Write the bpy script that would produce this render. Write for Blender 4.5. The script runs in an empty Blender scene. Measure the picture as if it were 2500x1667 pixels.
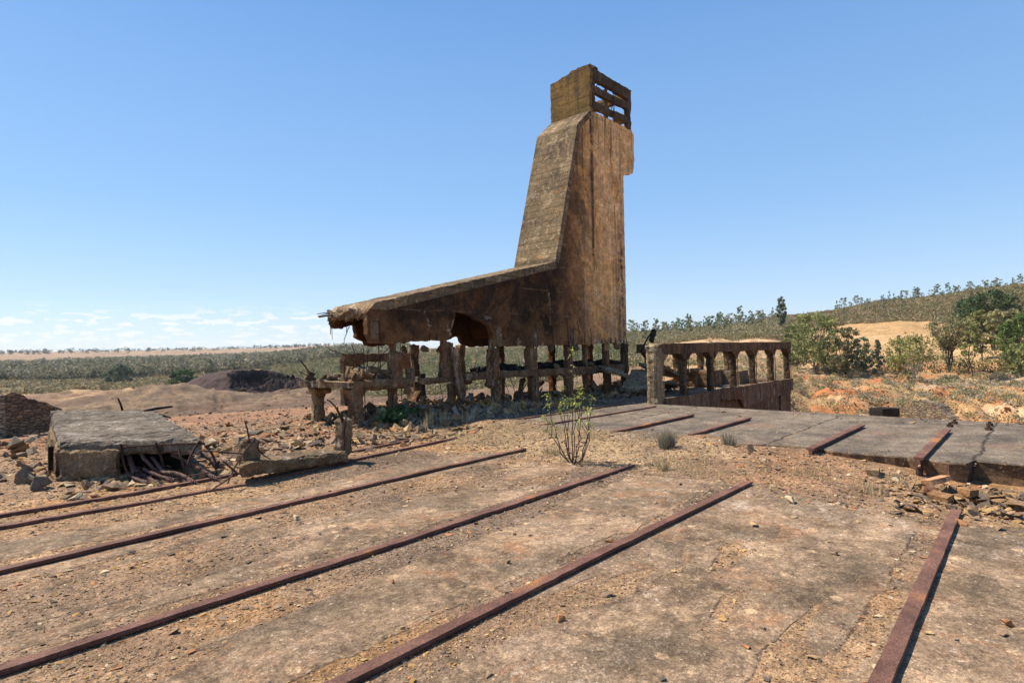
import bpy, bmesh, math, random
import numpy as np
from mathutils import Vector, Matrix, noise as mnoise
R=math.radians
random.seed(7); rng=np.random.default_rng(7)
sc=bpy.context.scene; COL=sc.collection
# ------------------------------------------------------------------ camera
cam=bpy.data.cameras.new('camera'); co=bpy.data.objects.new('camera',cam); COL.objects.link(co); sc.camera=co
AZ,PITCH,ROLL=R(42.4),R(0.77),R(1.15)
fw=Vector((math.cos(AZ)*math.cos(PITCH),math.sin(AZ)*math.cos(PITCH),math.sin(PITCH)))
r0=Vector((math.sin(AZ),-math.cos(AZ),0)); u0=r0.cross(fw)
cr=r0*math.cos(ROLL)-u0*math.sin(ROLL); cu=u0*math.cos(ROLL)+r0*math.sin(ROLL)
M=Matrix((cr,cu,-fw)).transposed().to_4x4(); M.translation=Vector((0,0,1.65)); co.matrix_world=M
cam.sensor_width=36; cam.lens=1424/2500*36; cam.clip_start=.05; cam.clip_end=12000
sc.render.resolution_x=1024; sc.render.resolution_y=682
# ------------------------------------------------------------------ light
SUN=Vector((-.26,.63,1)).normalized()
SUN_EL=math.asin(SUN.z); SUN_AZ=math.atan2(SUN.x,SUN.y)      # clockwise from +Y
sl=bpy.data.lights.new('sun','SUN'); so=bpy.data.objects.new('sun',sl); COL.objects.link(so)
so.rotation_euler=(-SUN).to_track_quat('-Z','Y').to_euler(); so.location=(0,0,60)
sl.energy=4.9; sl.angle=R(.5); sl.color=(1,.895,.76)
W=bpy.data.worlds.new('World'); sc.world=W; W.use_nodes=True; nt=W.node_tree; nt.nodes.clear()
def wn(t,**k):
    n=nt.nodes.new(t)
    for a,b in k.items(): setattr(n,a,b)
    return n
sky=wn('ShaderNodeTexSky',sky_type='NISHITA',sun_disc=False,sun_elevation=SUN_EL,sun_rotation=SUN_AZ,altitude=200,air_density=1.0,dust_density=.25,ozone_density=2.2)
bg=wn('ShaderNodeBackground'); out=wn('ShaderNodeOutputWorld'); bg.inputs[1].default_value=.13
# small fair-weather cumulus low over the far plain, on the sky itself (by world direction)
tc=wn('ShaderNodeTexCoord'); sep=wn('ShaderNodeSeparateXYZ'); nt.links.new(tc.outputs['Generated'],sep.inputs[0])
def wm(op,a,b=0.,c=0.):
    n=wn('ShaderNodeMath',operation=op)
    for i,v in enumerate((a,b,c)):
        if isinstance(v,(int,float)): n.inputs[i].default_value=v
        else: nt.links.new(v,n.inputs[i])
    return n.outputs[0]
x_,y_,z_=sep.outputs
azn=wm('ARCTAN2',y_,x_); el=wm('DIVIDE',z_,wm('SQRT',wm('ADD',wm('MULTIPLY',x_,x_),wm('MULTIPLY',y_,y_))))
cv=wn('ShaderNodeCombineXYZ'); nt.links.new(wm('MULTIPLY',azn,32.),cv.inputs[0]); nt.links.new(wm('MULTIPLY',wm('POWER',wm('MAXIMUM',el,0.001),.8),82.),cv.inputs[1])
nz=wn('ShaderNodeTexNoise'); nz.inputs['Scale'].default_value=1.; nz.inputs['Detail'].default_value=7; nz.inputs['Roughness'].default_value=.55
nt.links.new(cv.outputs[0],nz.inputs['Vector'])
def wr(v,a,b):
    n=wn('ShaderNodeMapRange',interpolation_type='SMOOTHSTEP'); n.inputs[1].default_value=a; n.inputs[2].default_value=b; nt.links.new(v,n.inputs[0]); return n.outputs[0]
band=wm('MULTIPLY',wr(el,.006,.020),wm('SUBTRACT',1.,wr(el,.05,.082)))
side=wr(azn,R(47),R(62))
cl=wm('MULTIPLY',wr(nz.outputs[0],.515,.565),wm('MULTIPLY',band,side))
# faint pale veil low in the sky
veil=wm('MULTIPLY',wm('SUBTRACT',1.,wr(el,-.02,.5)),.30)
sat=wn('ShaderNodeHueSaturation'); sat.inputs['Saturation'].default_value=1.22; nt.links.new(sky.outputs[0],sat.inputs['Color'])
ramp=wn('ShaderNodeValToRGB'); nt.links.new(wm('MULTIPLY',el,1.3),ramp.inputs[0]); cr_=ramp.color_ramp
for i,(p,c) in enumerate([(0.,(2.55,3.1,3.75)),(.10,(2.0,2.78,3.85)),(.30,(1.32,2.28,3.72)),(.75,(.78,1.62,3.2)),(1.,(.60,1.32,2.85))]):
    e=cr_.elements[i] if i<2 else cr_.elements.new(p)
    e.position=p; e.color=(*[v/5 for v in c],1)
sc5=wn('ShaderNodeVectorMath',operation='SCALE'); nt.links.new(ramp.outputs[0],sc5.inputs[0]); sc5.inputs[3].default_value=5.
mx0=wn('ShaderNodeMix',data_type='RGBA'); mx0.inputs[0].default_value=.80; nt.links.new(sat.outputs[0],mx0.inputs[6]); nt.links.new(sc5.outputs[0],mx0.inputs[7])
mx=wn('ShaderNodeMix',data_type='RGBA'); nt.links.new(wm('MULTIPLY',cl,.85),mx.inputs[0]); nt.links.new(mx0.outputs[2],mx.inputs[6]); mx.inputs[7].default_value=(4.25,4.35,4.5,1)
nt.links.new(mx.outputs[2],bg.inputs[0]); nt.links.new(bg.outputs[0],out.inputs[0])
sc.view_settings.view_transform='Standard'; sc.view_settings.look='None'; sc.view_settings.gamma=1; sc.view_settings.exposure=0.85
sc.render.engine='CYCLES'
sc.cycles.max_bounces=6; sc.cycles.diffuse_bounces=3; sc.cycles.transparent_max_bounces=8
# ------------------------------------------------------------------ helpers
def tag(o,label=None,cat=None,group=None,kind=None):
    if label: o['label']=label
    if cat: o['category']=cat
    if group: o['group']=group
    if kind: o['kind']=kind
    return o
_U='first second third fourth fifth sixth seventh eighth ninth tenth eleventh twelfth thirteenth fourteenth fifteenth sixteenth seventeenth eighteenth nineteenth'.split()
_Tn={20:'twenty',30:'thirty',40:'forty',50:'fifty',60:'sixty',70:'seventy',80:'eighty',90:'ninety'}
def ordinal(n):
    if n<20: return _U[n-1]
    t=n//10*10; return (_Tn[t][:-1]+'ieth') if n==t else _Tn[t]+'-'+_U[n%10-1]
def empty(name,loc=(0,0,0),rz=0):
    o=bpy.data.objects.new(name,None); COL.objects.link(o); o.location=loc; o.rotation_euler=(0,0,rz); o.empty_display_size=.2; return o
def link(name,me,mat,parent=None,world=True):
    if mat is not None and not me.materials: me.materials.append(mat)
    o=bpy.data.objects.new(name,me); COL.objects.link(o)
    if parent is not None:
        o.parent=parent
        if world: o.matrix_parent_inverse=Matrix.LocRotScale(parent.location,parent.rotation_euler,parent.scale).inverted()
    return o
class MB:
    """collects verts/faces (python lists) for one mesh"""
    def __init__(s): s.v=[]; s.f=[]
    def add(s,vs,fs):
        b=len(s.v); s.v+= [tuple(v) for v in vs]; s.f+=[tuple(i+b for i in f) for f in fs]
    def build(s,name,mat,parent=None,smooth=False,world=True):
        me=bpy.data.meshes.new(name); me.from_pydata(s.v,[],s.f)
        bm=bmesh.new(); bm.from_mesh(me); bmesh.ops.recalc_face_normals(bm,faces=bm.faces); bm.to_mesh(me); bm.free()
        if smooth: me.polygons.foreach_set('use_smooth',[True]*len(me.polygons))
        return link(name,me,mat,parent,world)
def fn(p,s,seed=0): return mnoise.noise_vector(Vector(p)*s+Vector((seed*7.3,seed*3.1,seed*1.7)))
def rough_bm(bm,amp,seed=0,scale=5):
    for v in bm.verts:
        a=fn(v.co,scale,seed); b=fn(v.co,scale*3.1,seed+5)
        v.co+=a*amp+b*amp*.5
def rbox(mb,c,s,rot=None,seg=.09,amp=.014,seed=0,scale=5,taper=0,chips=0):
    """rough-surfaced concrete block"""
    nx,ny,nz_=[max(1,min(60,int(round(d/seg)))) for d in s]
    bm=bmesh.new(); bmesh.ops.create_cube(bm,size=1)
    vs={}; V=[];F=[]
    def gv(i,j,k):
        key=(i,j,k)
        if key not in vs:
            vs[key]=len(V); x=i/nx-.5; y=j/ny-.5; z=k/nz_-.5
            t=1-taper*(z+.5); V.append(Vector((x*s[0]*t,y*s[1]*t,z*s[2])))
        return vs[key]
    for i in range(nx):
        for j in range(ny):
            F.append((gv(i,j,0),gv(i,j+1,0),gv(i+1,j+1,0),gv(i+1,j,0))); F.append((gv(i,j,nz_),gv(i+1,j,nz_),gv(i+1,j+1,nz_),gv(i,j+1,nz_)))
    for i in range(nx):
        for k in range(nz_):
            F.append((gv(i,0,k),gv(i+1,0,k),gv(i+1,0,k+1),gv(i,0,k+1))); F.append((gv(i,ny,k),gv(i,ny,k+1),gv(i+1,ny,k+1),gv(i+1,ny,k)))
    for j in range(ny):
        for k in range(nz_):
            F.append((gv(0,j,k),gv(0,j,k+1),gv(0,j+1,k+1),gv(0,j+1,k))); F.append((gv(nx,j,k),gv(nx,j+1,k),gv(nx,j+1,k+1),gv(nx,j,k+1)))
    bm.free()
    m=Matrix.Translation(Vector(c))
    if rot is not None: m=m@(rot if isinstance(rot,Matrix) else Matrix.Rotation(rot,4,'Z'))
    out_=[]
    for (key,idx) in vs.items():
        v=V[idx]; e=sum((key[0] in (0,nx),key[1] in (0,ny),key[2] in (0,nz_)))
        p=m@v; d=fn(p,scale,seed)*amp+fn(p,scale*3.3,seed+3)*amp*.6
        if e>=2: # worn arrises
            q=m@(v*.0); k=amp*(1.0+.8*chips*max(0,mnoise.noise(Vector(p)*6+Vector((seed,0,0)))*3))
            dirv=(q-p).normalized(); p=p+dirv*k
        out_.append((idx,p+d))
    out_.sort(key=lambda t:t[0]); mb.add([t[1] for t in out_],F)
def beam(mb,a,b,w,h,**k):
    a=Vector(a); b=Vector(b); d=b-a; L=d.length; x=d.normalized(); up=Vector((0,0,1)) if abs(x.z)<.9 else Vector((0,1,0))
    y=up.cross(x).normalized(); z=x.cross(y); m=Matrix((x,y,z)).transposed().to_4x4()
    rbox(mb,(a+b)/2,(L,w,h),rot=m,**k)
def tube(mb,pts,r,n=6,r2=None):
    pts=[Vector(p) for p in pts]; r2=r if r2 is None else r2; rings=[]
    t0=(pts[1]-pts[0]).normalized(); a=Vector((0,0,1)) if abs(t0.z)<.9 else Vector((1,0,0)); u=t0.cross(a).normalized()
    V=[];F=[]
    for i,p in enumerate(pts):
        t=(pts[min(i+1,len(pts)-1)]-pts[max(i-1,0)]).normalized(); u=(u-t*u.dot(t)).normalized(); w=t.cross(u)
        rr=r+(r2-r)*i/(len(pts)-1)
        for k in range(n):
            an=2*math.pi*k/n; V.append(p+(u*math.cos(an)+w*math.sin(an))*rr)
    for i in range(len(pts)-1):
        for k in range(n): F.append((i*n+k,i*n+(k+1)%n,(i+1)*n+(k+1)%n,(i+1)*n+k))
    F.append(tuple(range(n-1,-1,-1))); F.append(tuple((len(pts)-1)*n+k for k in range(n)))
    mb.add(V,F)
def bars(specs,parent,name='rebar'):
    for pts,r,r2 in specs:
        mb=MB(); tube(mb,pts,r,5,r2); o=mb.build(name,M_rebar,None); o.parent=parent; o.matrix_parent_inverse=Matrix.Translation(-parent.location)
def bent(a,b,n=6,sag=.1,seed=0):
    a=Vector(a); b=Vector(b); L=(b-a).length; rs=random.Random(seed); off=Vector((rs.uniform(-1,1),rs.uniform(-1,1),rs.uniform(-.3,1))).normalized()*sag*L
    return [a.lerp(b,t/n)+off*math.sin(math.pi*t/n)+Vector((rs.gauss(0,1),rs.gauss(0,1),rs.gauss(0,1)))*sag*L*.05 for t in range(n+1)]
def prism_poly(mb,poly,axis,lo,hi,seg=.15,jag=.0,seed=0):
    """poly: list of (a,b[,j]) in plane; axis 'Y' -> (x,z), 'X' -> (y,z). j = jag of the edge that starts at that point"""
    P=[]
    n=len(poly); rs=random.Random(seed)
    for i in range(n):
        p=poly[i]; q=poly[(i+1)%n]; j=p[2] if len(p)>2 else jag
        L=math.hypot(q[0]-p[0],q[1]-p[1]); k=max(1,int(L/seg)) if j>0 else 1
        for t in range(k):
            a=p[0]+(q[0]-p[0])*t/k; b=p[1]+(q[1]-p[1])*t/k
            if j>0 and t>0: a+=rs.uniform(-j,j); b+=rs.uniform(-j,j)
            P.append((a,b))
    def mk(a,b,c): return (a,c,b) if axis=='Y' else (c,a,b)
    N=len(P); V=[mk(a,b,lo) for a,b in P]+[mk(a+(rs.uniform(-1,1)*jag*.5 if jag else 0),b+(rs.uniform(-1,1)*jag*.5 if jag else 0),hi) for a,b in P]
    F=[tuple(range(N-1,-1,-1)),tuple(range(N,2*N))]+[(i,(i+1)%N,(i+1)%N+N,i+N) for i in range(N)]
    mb.add(V,F)
def np_mesh(name,V,F,mat=None,col=None,smooth=False):
    """V (n,3), F (m,k) numpy; col per-vertex (n,3)"""
    me=bpy.data.meshes.new(name); V=np.asarray(V,np.float32); F=np.asarray(F,np.int32); m,k=F.shape
    me.vertices.add(len(V)); me.vertices.foreach_set('co',V.ravel())
    me.loops.add(m*k); me.loops.foreach_set('vertex_index',F.ravel())
    me.polygons.add(m); me.polygons.foreach_set('loop_start',np.arange(0,m*k,k,dtype=np.int32))
    try: me.polygons.foreach_set('loop_total',np.full(m,k,np.int32))
    except Exception: pass
    if col is not None:
        a=me.color_attributes.new('Col','FLOAT_COLOR','POINT'); c=np.ones((len(V),4),np.float32); c[:,:col.shape[1]]=col; a.data.foreach_set('color',c.ravel())
    me.polygons.foreach_set('use_smooth',np.full(m,bool(smooth)))
    me.update(calc_edges=True); me.validate()
    if mat: me.materials.append(mat)
    return me
# value noise in numpy
_perm=rng.random((256,256)).astype(np.float32)
def vn(x,y):
    xi=np.floor(x).astype(int); yi=np.floor(y).astype(int); fx=x-xi; fy=y-yi; fx=fx*fx*(3-2*fx); fy=fy*fy*(3-2*fy)
    g=lambda a,b:_perm[a&255,b&255]
    return (g(xi,yi)*(1-fx)+g(xi+1,yi)*fx)*(1-fy)+(g(xi,yi+1)*(1-fx)+g(xi+1,yi+1)*fx)*fy
def fbm(x,y,s=1.,o=4,seed=0):
    x=np.asarray(x,float)*s+seed*17.31; y=np.asarray(y,float)*s+seed*9.77; a=.5; r=0; t=0
    for i in range(o): r=r+a*vn(x,y); t+=a; a*=.5; x=x*2.03+5.1; y=y*2.03+1.7
    return r/t
def sst(a,b,x): t=np.clip((x-a)/(b-a),0,1); return t*t*(3-2*t)
# ------------------------------------------------------------------ materials
class NT:
    def __init__(s,name,rough=.9,spec=.2):
        s.m=bpy.data.materials.new(name); s.m.use_nodes=True; s.t=s.m.node_tree; s.b=s.t.nodes['Principled BSDF']
        s.b.inputs['Roughness'].default_value=rough; s.b.inputs['Specular IOR Level'].default_value=spec
        s.g=s.n('ShaderNodeNewGeometry').outputs['Position']
    def n(s,t,**k):
        n=s.t.nodes.new(t)
        for a,b in k.items(): setattr(n,a,b)
        return n
    def l(s,a,b): s.t.links.new(a,b)
    def pos(s,scale=(1,1,1),rot=(0,0,0),vec=None):
        n=s.n('ShaderNodeMapping'); n.inputs['Scale'].default_value=scale; n.inputs['Rotation'].default_value=rot; s.l(vec or s.g,n.inputs[0]); return n.outputs[0]
    def noise(s,vec,scale,det=6,rough=.6,dist=0.):
        n=s.n('ShaderNodeTexNoise'); n.inputs['Scale'].default_value=scale; n.inputs['Detail'].default_value=det; n.inputs['Roughness'].default_value=rough; n.inputs['Distortion'].default_value=dist
        s.l(vec,n.inputs['Vector']); return n.outputs[0]
    def vor(s,vec,scale,out='Distance',feat='F1',rnd=1.):
        n=s.n('ShaderNodeTexVoronoi',feature=feat); n.inputs['Scale'].default_value=scale; n.inputs['Randomness'].default_value=rnd; s.l(vec,n.inputs['Vector']); return n.outputs[out]
    def rng(s,v,a,b,c=0.,d=1.,smooth=True):
        n=s.n('ShaderNodeMapRange'); 
        if smooth: n.interpolation_type='SMOOTHSTEP'
        for i,x in enumerate((a,b,c,d)): n.inputs[i+1].default_value=x
        s.l(v,n.inputs[0]); return n.outputs[0]
    def math(s,op,a,b=0.,c=0.):
        n=s.n('ShaderNodeMath',operation=op)
        for i,v in enumerate((a,b,c)):
            if isinstance(v,(int,float)): n.inputs[i].default_value=v
            else: s.l(v,n.inputs[i])
        return n.outputs[0]
    def mix(s,f,a,b,mode='MIX'):
        n=s.n('ShaderNodeMix',data_type='RGBA',blend_type=mode)
        for i,v in ((0,f),(6,a),(7,b)):
            if isinstance(v,(int,float)): n.inputs[i].default_value=v
            elif isinstance(v,tuple): n.inputs[i].default_value=v+(1,) if len(v)==3 else v
            else: s.l(v,n.inputs[i])
        return n.outputs[2]
    def mod(s,c,vec,scale,lo,hi,det=5,rough=.7,a=.32,b=.68):
        f=s.rng(s.noise(vec,scale,det,rough),a,b,lo,hi,False); n=s.n('ShaderNodeVectorMath',operation='SCALE'); s.l(c,n.inputs[0]); s.l(f,n.inputs[3]); return n.outputs[0]
    def bump(s,h,strength=.5,dist=.02,prev=None):
        n=s.n('ShaderNodeBump'); n.inputs['Strength'].default_value=strength; n.inputs['Distance'].default_value=dist; s.l(h,n.inputs['Height'])
        if prev is not None: s.l(prev,n.inputs['Normal'])
        return n.outputs[0]
    def end(s,col,normal=None):
        if isinstance(col,tuple): s.b.inputs['Base Color'].default_value=col+(1,)
        else: s.l(col,s.b.inputs['Base Color'])
        if normal is not None: s.l(normal,s.b.inputs['Normal'])
        return s.m
def concrete(name,base,dark,rust,pale,dk=.5,rs=.5,pl=.45,streak=True,seam=0.,seamaxis=2,lichen=0.,fine=1.,bump=.6,horiz=False,moss=0.):
    N=NT(name,.95,.12); g=N.g
    big=N.noise(g,.55,5,.6,.4); med=N.noise(g,2.1,7,.65,.3); sm=N.noise(g,14,6,.7); 
    st=N.noise(N.pos((4.5,4.5,.28)),1.,7,.7,.25) if streak else N.noise(g,1.3,6,.6)
    c=N.mix(N.rng(med,.35,.65),base,tuple(x*.72 for x in base))
    c=N.mix(N.math('MULTIPLY',N.rng(N.math('ADD',N.math('MULTIPLY',st,.6),N.math('MULTIPLY',big,.4)),dk-.02,dk+.1),.85),c,dark)
    c=N.mix(N.math('MULTIPLY',N.rng(N.math('ADD',N.math('MULTIPLY',N.noise(N.pos((3.1,3.1,.5)),1.3,6,.65,.6),.55),N.math('MULTIPLY',N.noise(g,.8,4),.45)),rs,rs+.12),.8),c,rust)
    c=N.mix(N.math('MULTIPLY',N.rng(N.noise(N.pos((2.,2.,.6)) if streak else g,2.6,7,.72,.5),1-pl,1.1-pl),.7),c,pale)
    if moss: c=N.mix(N.math('MULTIPLY',N.rng(N.noise(g,1.7,6,.7),.42,.6),moss),c,(.10,.085,.02))
    c=N.mix(N.rng(N.noise(g,34,5,.85),.36,.66,.0,.75),c,tuple(x*.30 for x in base))
    c=N.mix(N.rng(N.noise(g,70,3,.7),.56,.72,.0,.65),c,pale)
    h=N.math('ADD',N.math('MULTIPLY',med,.6),N.math('MULTIPLY',sm,.3))
    h=N.math('ADD',h,N.math('MULTIPLY',N.noise(g,60*fine,4,.75),.12))
    if seam:
        sp=N.n('ShaderNodeSeparateXYZ'); N.l(g,sp.inputs[0])
        z=N.math('ADD',sp.outputs[seamaxis],N.math('MULTIPLY',N.noise(g,.7,3),.05))
        fr=N.math('FRACT',N.math('DIVIDE',z,seam)); d=N.math('ABSOLUTE',N.math('SUBTRACT',fr,.5))
        ln=N.math('MULTIPLY',N.rng(d,.02,.05,1.,0.),N.rng(N.noise(g,2.2,3),.35,.55))
        bid=N.math('FLOOR',N.math('DIVIDE',z,seam)); wn_=N.n('ShaderNodeTexWhiteNoise',noise_dimensions='1D'); N.l(bid,wn_.inputs['W'])
        c=N.mix(N.math('MULTIPLY',wn_.outputs[0],.5),c,tuple(x*1.1 for x in dark))
        c=N.mix(N.math('MULTIPLY',ln,.8),c,dark); h=N.math('SUBTRACT',h,N.math('MULTIPLY',ln,.9))
        h=N.math('ADD',h,N.math('MULTIPLY',wn_.outputs[0],.18))
    if lichen:
        v=N.vor(g,9.); k=N.math('MULTIPLY',N.rng(v,.10,.16,1.,0.),N.rng(N.vor(g,9.,'Color'),.55,.6))
        c=N.mix(N.math('MULTIPLY',k,lichen),c,(.62,.60,.52))
        v=N.vor(g,3.3); k=N.math('MULTIPLY',N.rng(N.math('ADD',v,N.math('MULTIPLY',N.noise(g,9,4),.25)),.24,.30,1.,0.),N.rng(N.noise(g,.5,2),.5,.58))
        c=N.mix(N.math('MULTIPLY',k,lichen*.9),c,(.45,.17,.02))
    c=N.mod(c,g,7.,.72,1.30); c=N.mod(c,g,24.,.60,1.42,5,.8); c=N.mod(c,g,1.2,.80,1.22)
    return N.end(c,N.bump(h,bump,.05))
M_face=concrete('stained_wall_concrete',(.235,.135,.075),(.030,.022,.017),(.17,.060,.016),(.33,.235,.165),dk=.53,rs=.52,pl=.42,seam=.46)
def facade():
    N=NT('stained_wall_concrete',.95,.12); g=N.g; sp=N.n('ShaderNodeSeparateXYZ'); N.l(g,sp.inputs[0]); X,Z=sp.outputs[0],sp.outputs[2]
    n1=N.noise(N.pos((1.5,1.5,.7)),.9,8,.68,.5); n2=N.noise(g,3.2,8,.72,.3); st=N.noise(N.pos((9,9,.22)),1.,7,.75,.2); st2=N.noise(N.pos((26,26,.5)),1.,4,.7); fn_=N.noise(g,38,4,.8)
    Xn=N.math('ADD',X,N.math('MULTIPLY',N.math('SUBTRACT',n1,.5),2.6))
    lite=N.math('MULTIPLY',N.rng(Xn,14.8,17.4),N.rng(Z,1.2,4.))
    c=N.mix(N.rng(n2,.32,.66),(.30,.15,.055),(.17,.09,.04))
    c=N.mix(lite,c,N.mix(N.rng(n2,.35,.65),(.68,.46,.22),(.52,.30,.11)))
    # dark soot-like stain over the wing and beside the slope
    wing=N.math('MULTIPLY',N.rng(Xn,14.2,16.,1,0),N.rng(N.math('SUBTRACT',Z,N.math('MULTIPLY',N.math('SUBTRACT',n1,.5),2.2)),1.95,2.6))
    c=N.mix(N.math('MULTIPLY',wing,N.rng(n2,.34,.56,.78,.99)),c,(.024,.016,.011))
    sl=N.math('MULTIPLY',N.rng(N.math('SUBTRACT',Xn,N.math('MULTIPLY',Z,.10)),15.6,16.4,1,0),.75); c=N.mix(N.math('MULTIPLY',sl,N.rng(n1,.40,.56)),c,(.055,.036,.024))
    # orange runs
    c=N.mix(N.math('MULTIPLY',N.rng(N.noise(N.pos((1.6,1.6,.8)),1.1,8,.75,.4),.50,.66),.6),c,(.25,.105,.032))
    ln=N.rng(N.math('ABSOLUTE',N.math('SUBTRACT',X,N.math('ADD',16.55,N.math('MULTIPLY',st,.35)))),.03,.12,1,0); c=N.mix(N.math('MULTIPLY',ln,N.rng(Z,4.,5.)),c,(.06,.03,.015))
    # vertical washes
    dkst=N.math('MULTIPLY',N.rng(st,.54,.64),N.rng(X,15.,17.,.3,.65)); c=N.mix(dkst,c,(.085,.055,.038))
    c=N.mix(N.math('MULTIPLY',N.math('MULTIPLY',N.rng(st2,.55,.68),N.rng(X,17.0,17.5,.05,.55)),N.rng(n1,.42,.52)),c,(.12,.08,.055))
    c=N.mix(N.math('MULTIPLY',N.rng(N.noise(g,1.15,7,.75,.4),.50,.60),N.rng(X,15.,16.5,.1,.8)),c,(.60,.33,.11))
    c=N.mix(N.math('MULTIPLY',N.math('MULTIPLY',N.rng(X,18.0,18.4),N.rng(Z,6.5,5.5)),N.rng(N.noise(g,2.1,6,.75),.45,.55,0,.9)),c,(.07,.04,.022))
    c=N.mix(N.math('MULTIPLY',N.rng(N.noise(N.pos((13,13,.3)),1.,6,.7),.54,.66),N.rng(X,15.6,17.,.0,.55)),c,(.55,.43,.30))
    c=N.mix(N.math('MULTIPLY',N.rng(N.math('ADD',Z,N.math('MULTIPLY',n1,1.2)),2.9,2.3,0,.0),1.),c,(.2,.1,.05))
    c=N.mix(N.math('MULTIPLY',N.rng(N.noise(N.pos((6,6,.16)),1.,6,.72,.15),.56,.60),N.rng(Z,6.2,9.2,.15,.85)),c,(.055,.034,.022))
    c=N.mix(N.math('MULTIPLY',N.rng(N.noise(N.pos((11,11,.12),(0,0,.4)),1.,5,.7,.1),.57,.61),N.rng(X,16.6,17.2,0,.7)),c,(.62,.50,.36))
    c=N.mix(N.math('MULTIPLY',N.rng(N.math('ADD',N.noise(N.pos((.9,.9,.9)),1.,8,.7,.6),N.math('MULTIPLY',N.rng(Z,3.4,1.9),.12)),.54,.64),.5),c,(.28,.15,.065))
    # board seams, pale and broken
    z=N.math('ADD',Z,N.math('MULTIPLY',N.noise(g,.5,3),.12)); fr=N.math('ABSOLUTE',N.math('SUBTRACT',N.math('FRACT',N.math('DIVIDE',z,.78)),.5)); sm=N.math('MULTIPLY',N.rng(fr,.012,.03,1,0),N.rng(N.noise(g,1.1,4,.7),.48,.58))
    c=N.mix(N.math('MULTIPLY',sm,.55),c,(.30,.20,.13))
    c=N.mix(N.rng(fn_,.35,.72,0,.55),c,(.03,.02,.015)); c=N.mix(N.rng(N.noise(g,60,3,.8),.60,.74,0,.55),c,(.45,.33,.24))
    # pale grey spalls at the foot
    c=N.mix(N.math('MULTIPLY',N.rng(N.noise(g,1.5,6,.6,.6),.63,.65),N.rng(Z,3.,2.2)),c,(.34,.29,.24))
    h=N.math('ADD',N.math('MULTIPLY',n2,.7),N.math('ADD',N.math('MULTIPLY',fn_,.3),N.math('MULTIPLY',sm,.25)))
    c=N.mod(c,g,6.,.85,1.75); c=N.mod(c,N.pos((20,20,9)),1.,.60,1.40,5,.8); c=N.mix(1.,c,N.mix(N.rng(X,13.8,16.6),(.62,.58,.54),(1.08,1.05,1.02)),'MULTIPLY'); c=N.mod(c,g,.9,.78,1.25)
    return N.end(c,N.bump(h,.8,.05))
M_slope=concrete('weathered_board_concrete',(.25,.175,.095),(.055,.042,.03),(.27,.13,.04),(.52,.39,.23),dk=.50,rs=.56,pl=.50,streak=False,seam=.23,lichen=.9,bump=.9)
M_box=concrete('ochre_board_concrete',(.30,.18,.055),(.06,.042,.025),(.26,.11,.022),(.50,.33,.13),dk=.50,rs=.55,pl=.40,seam=.33,moss=.2,bump=.9)
M_face=facade()
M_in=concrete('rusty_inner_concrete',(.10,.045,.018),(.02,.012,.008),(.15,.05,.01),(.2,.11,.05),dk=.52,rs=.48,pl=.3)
M_frame=concrete('frame_concrete',(.25,.15,.078),(.035,.023,.015),(.26,.095,.028),(.52,.38,.25),dk=.49,rs=.51,pl=.46,bump=1.)
M_gal=concrete('gallery_concrete',(.20,.125,.065),(.035,.026,.02),(.21,.115,.03),(.34,.26,.17),dk=.46,rs=.55,pl=.42,bump=.9)
M_yel=concrete('ochre_post_concrete',(.30,.22,.125),(.09,.06,.035),(.25,.13,.03),(.48,.40,.27),dk=.52,rs=.52,pl=.5,bump=1.)
M_lat=concrete('lattice_concrete',(.115,.082,.052),(.03,.022,.017),(.13,.06,.025),(.26,.2,.14),dk=.47,rs=.56,pl=.42,bump=.9)
M_wallr=concrete('streaked_retaining_wall',(.20,.13,.078),(.04,.026,.017),(.15,.062,.02),(.42,.38,.33),dk=.47,rs=.5,pl=.44,bump=.6)
M_grey=concrete('grey_slab_concrete',(.215,.175,.13),(.06,.048,.037),(.22,.13,.06),(.46,.40,.33),dk=.48,rs=.58,pl=.48,streak=False,seam=.42,seamaxis=1,bump=1.2)
M_chunk=concrete('broken_concrete',(.25,.17,.095),(.06,.042,.028),(.24,.12,.045),(.46,.38,.28),dk=.5,rs=.55,pl=.45,streak=False,bump=1.2)
M_dark=concrete('blackened_brick_and_shade',(.06,.05,.042),(.015,.013,.012),(.10,.05,.03),(.16,.14,.11),dk=.45,rs=.55,pl=.35,streak=False,seam=.12,bump=1.)
def rust_mat(name,a,b,c):
    N=NT(name,.8,.3); g=N.g
    col=N.mix(N.rng(N.noise(g,3,6,.7),.35,.65),a,b); col=N.mix(N.rng(N.noise(g,1.1,3,.5),.62,.68,0,.85),col,c); col=N.mix(N.rng(N.noise(g,70,3,.7),.45,.7,0,.55),col,tuple(x*.45 for x in a))
    col=N.mod(col,g,55.,.6,1.45,5,.8); col=N.mod(col,g,5.,.8,1.25)
    return N.end(col,N.bump(N.math('ADD',N.noise(g,45,5,.8),N.math('MULTIPLY',N.noise(g,8,4,.7),.9)),.9,.02))
M_rail=rust_mat('rusted_rail_steel',(.115,.052,.035),(.20,.098,.066),(.34,.14,.045))
M_rebar=rust_mat('rusted_rebar',(.05,.026,.018),(.085,.04,.024),(.12,.05,.025))
M_rope=rust_mat('rusted_wire_rope',(.11,.062,.052),(.16,.09,.07),(.2,.1,.06))
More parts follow.
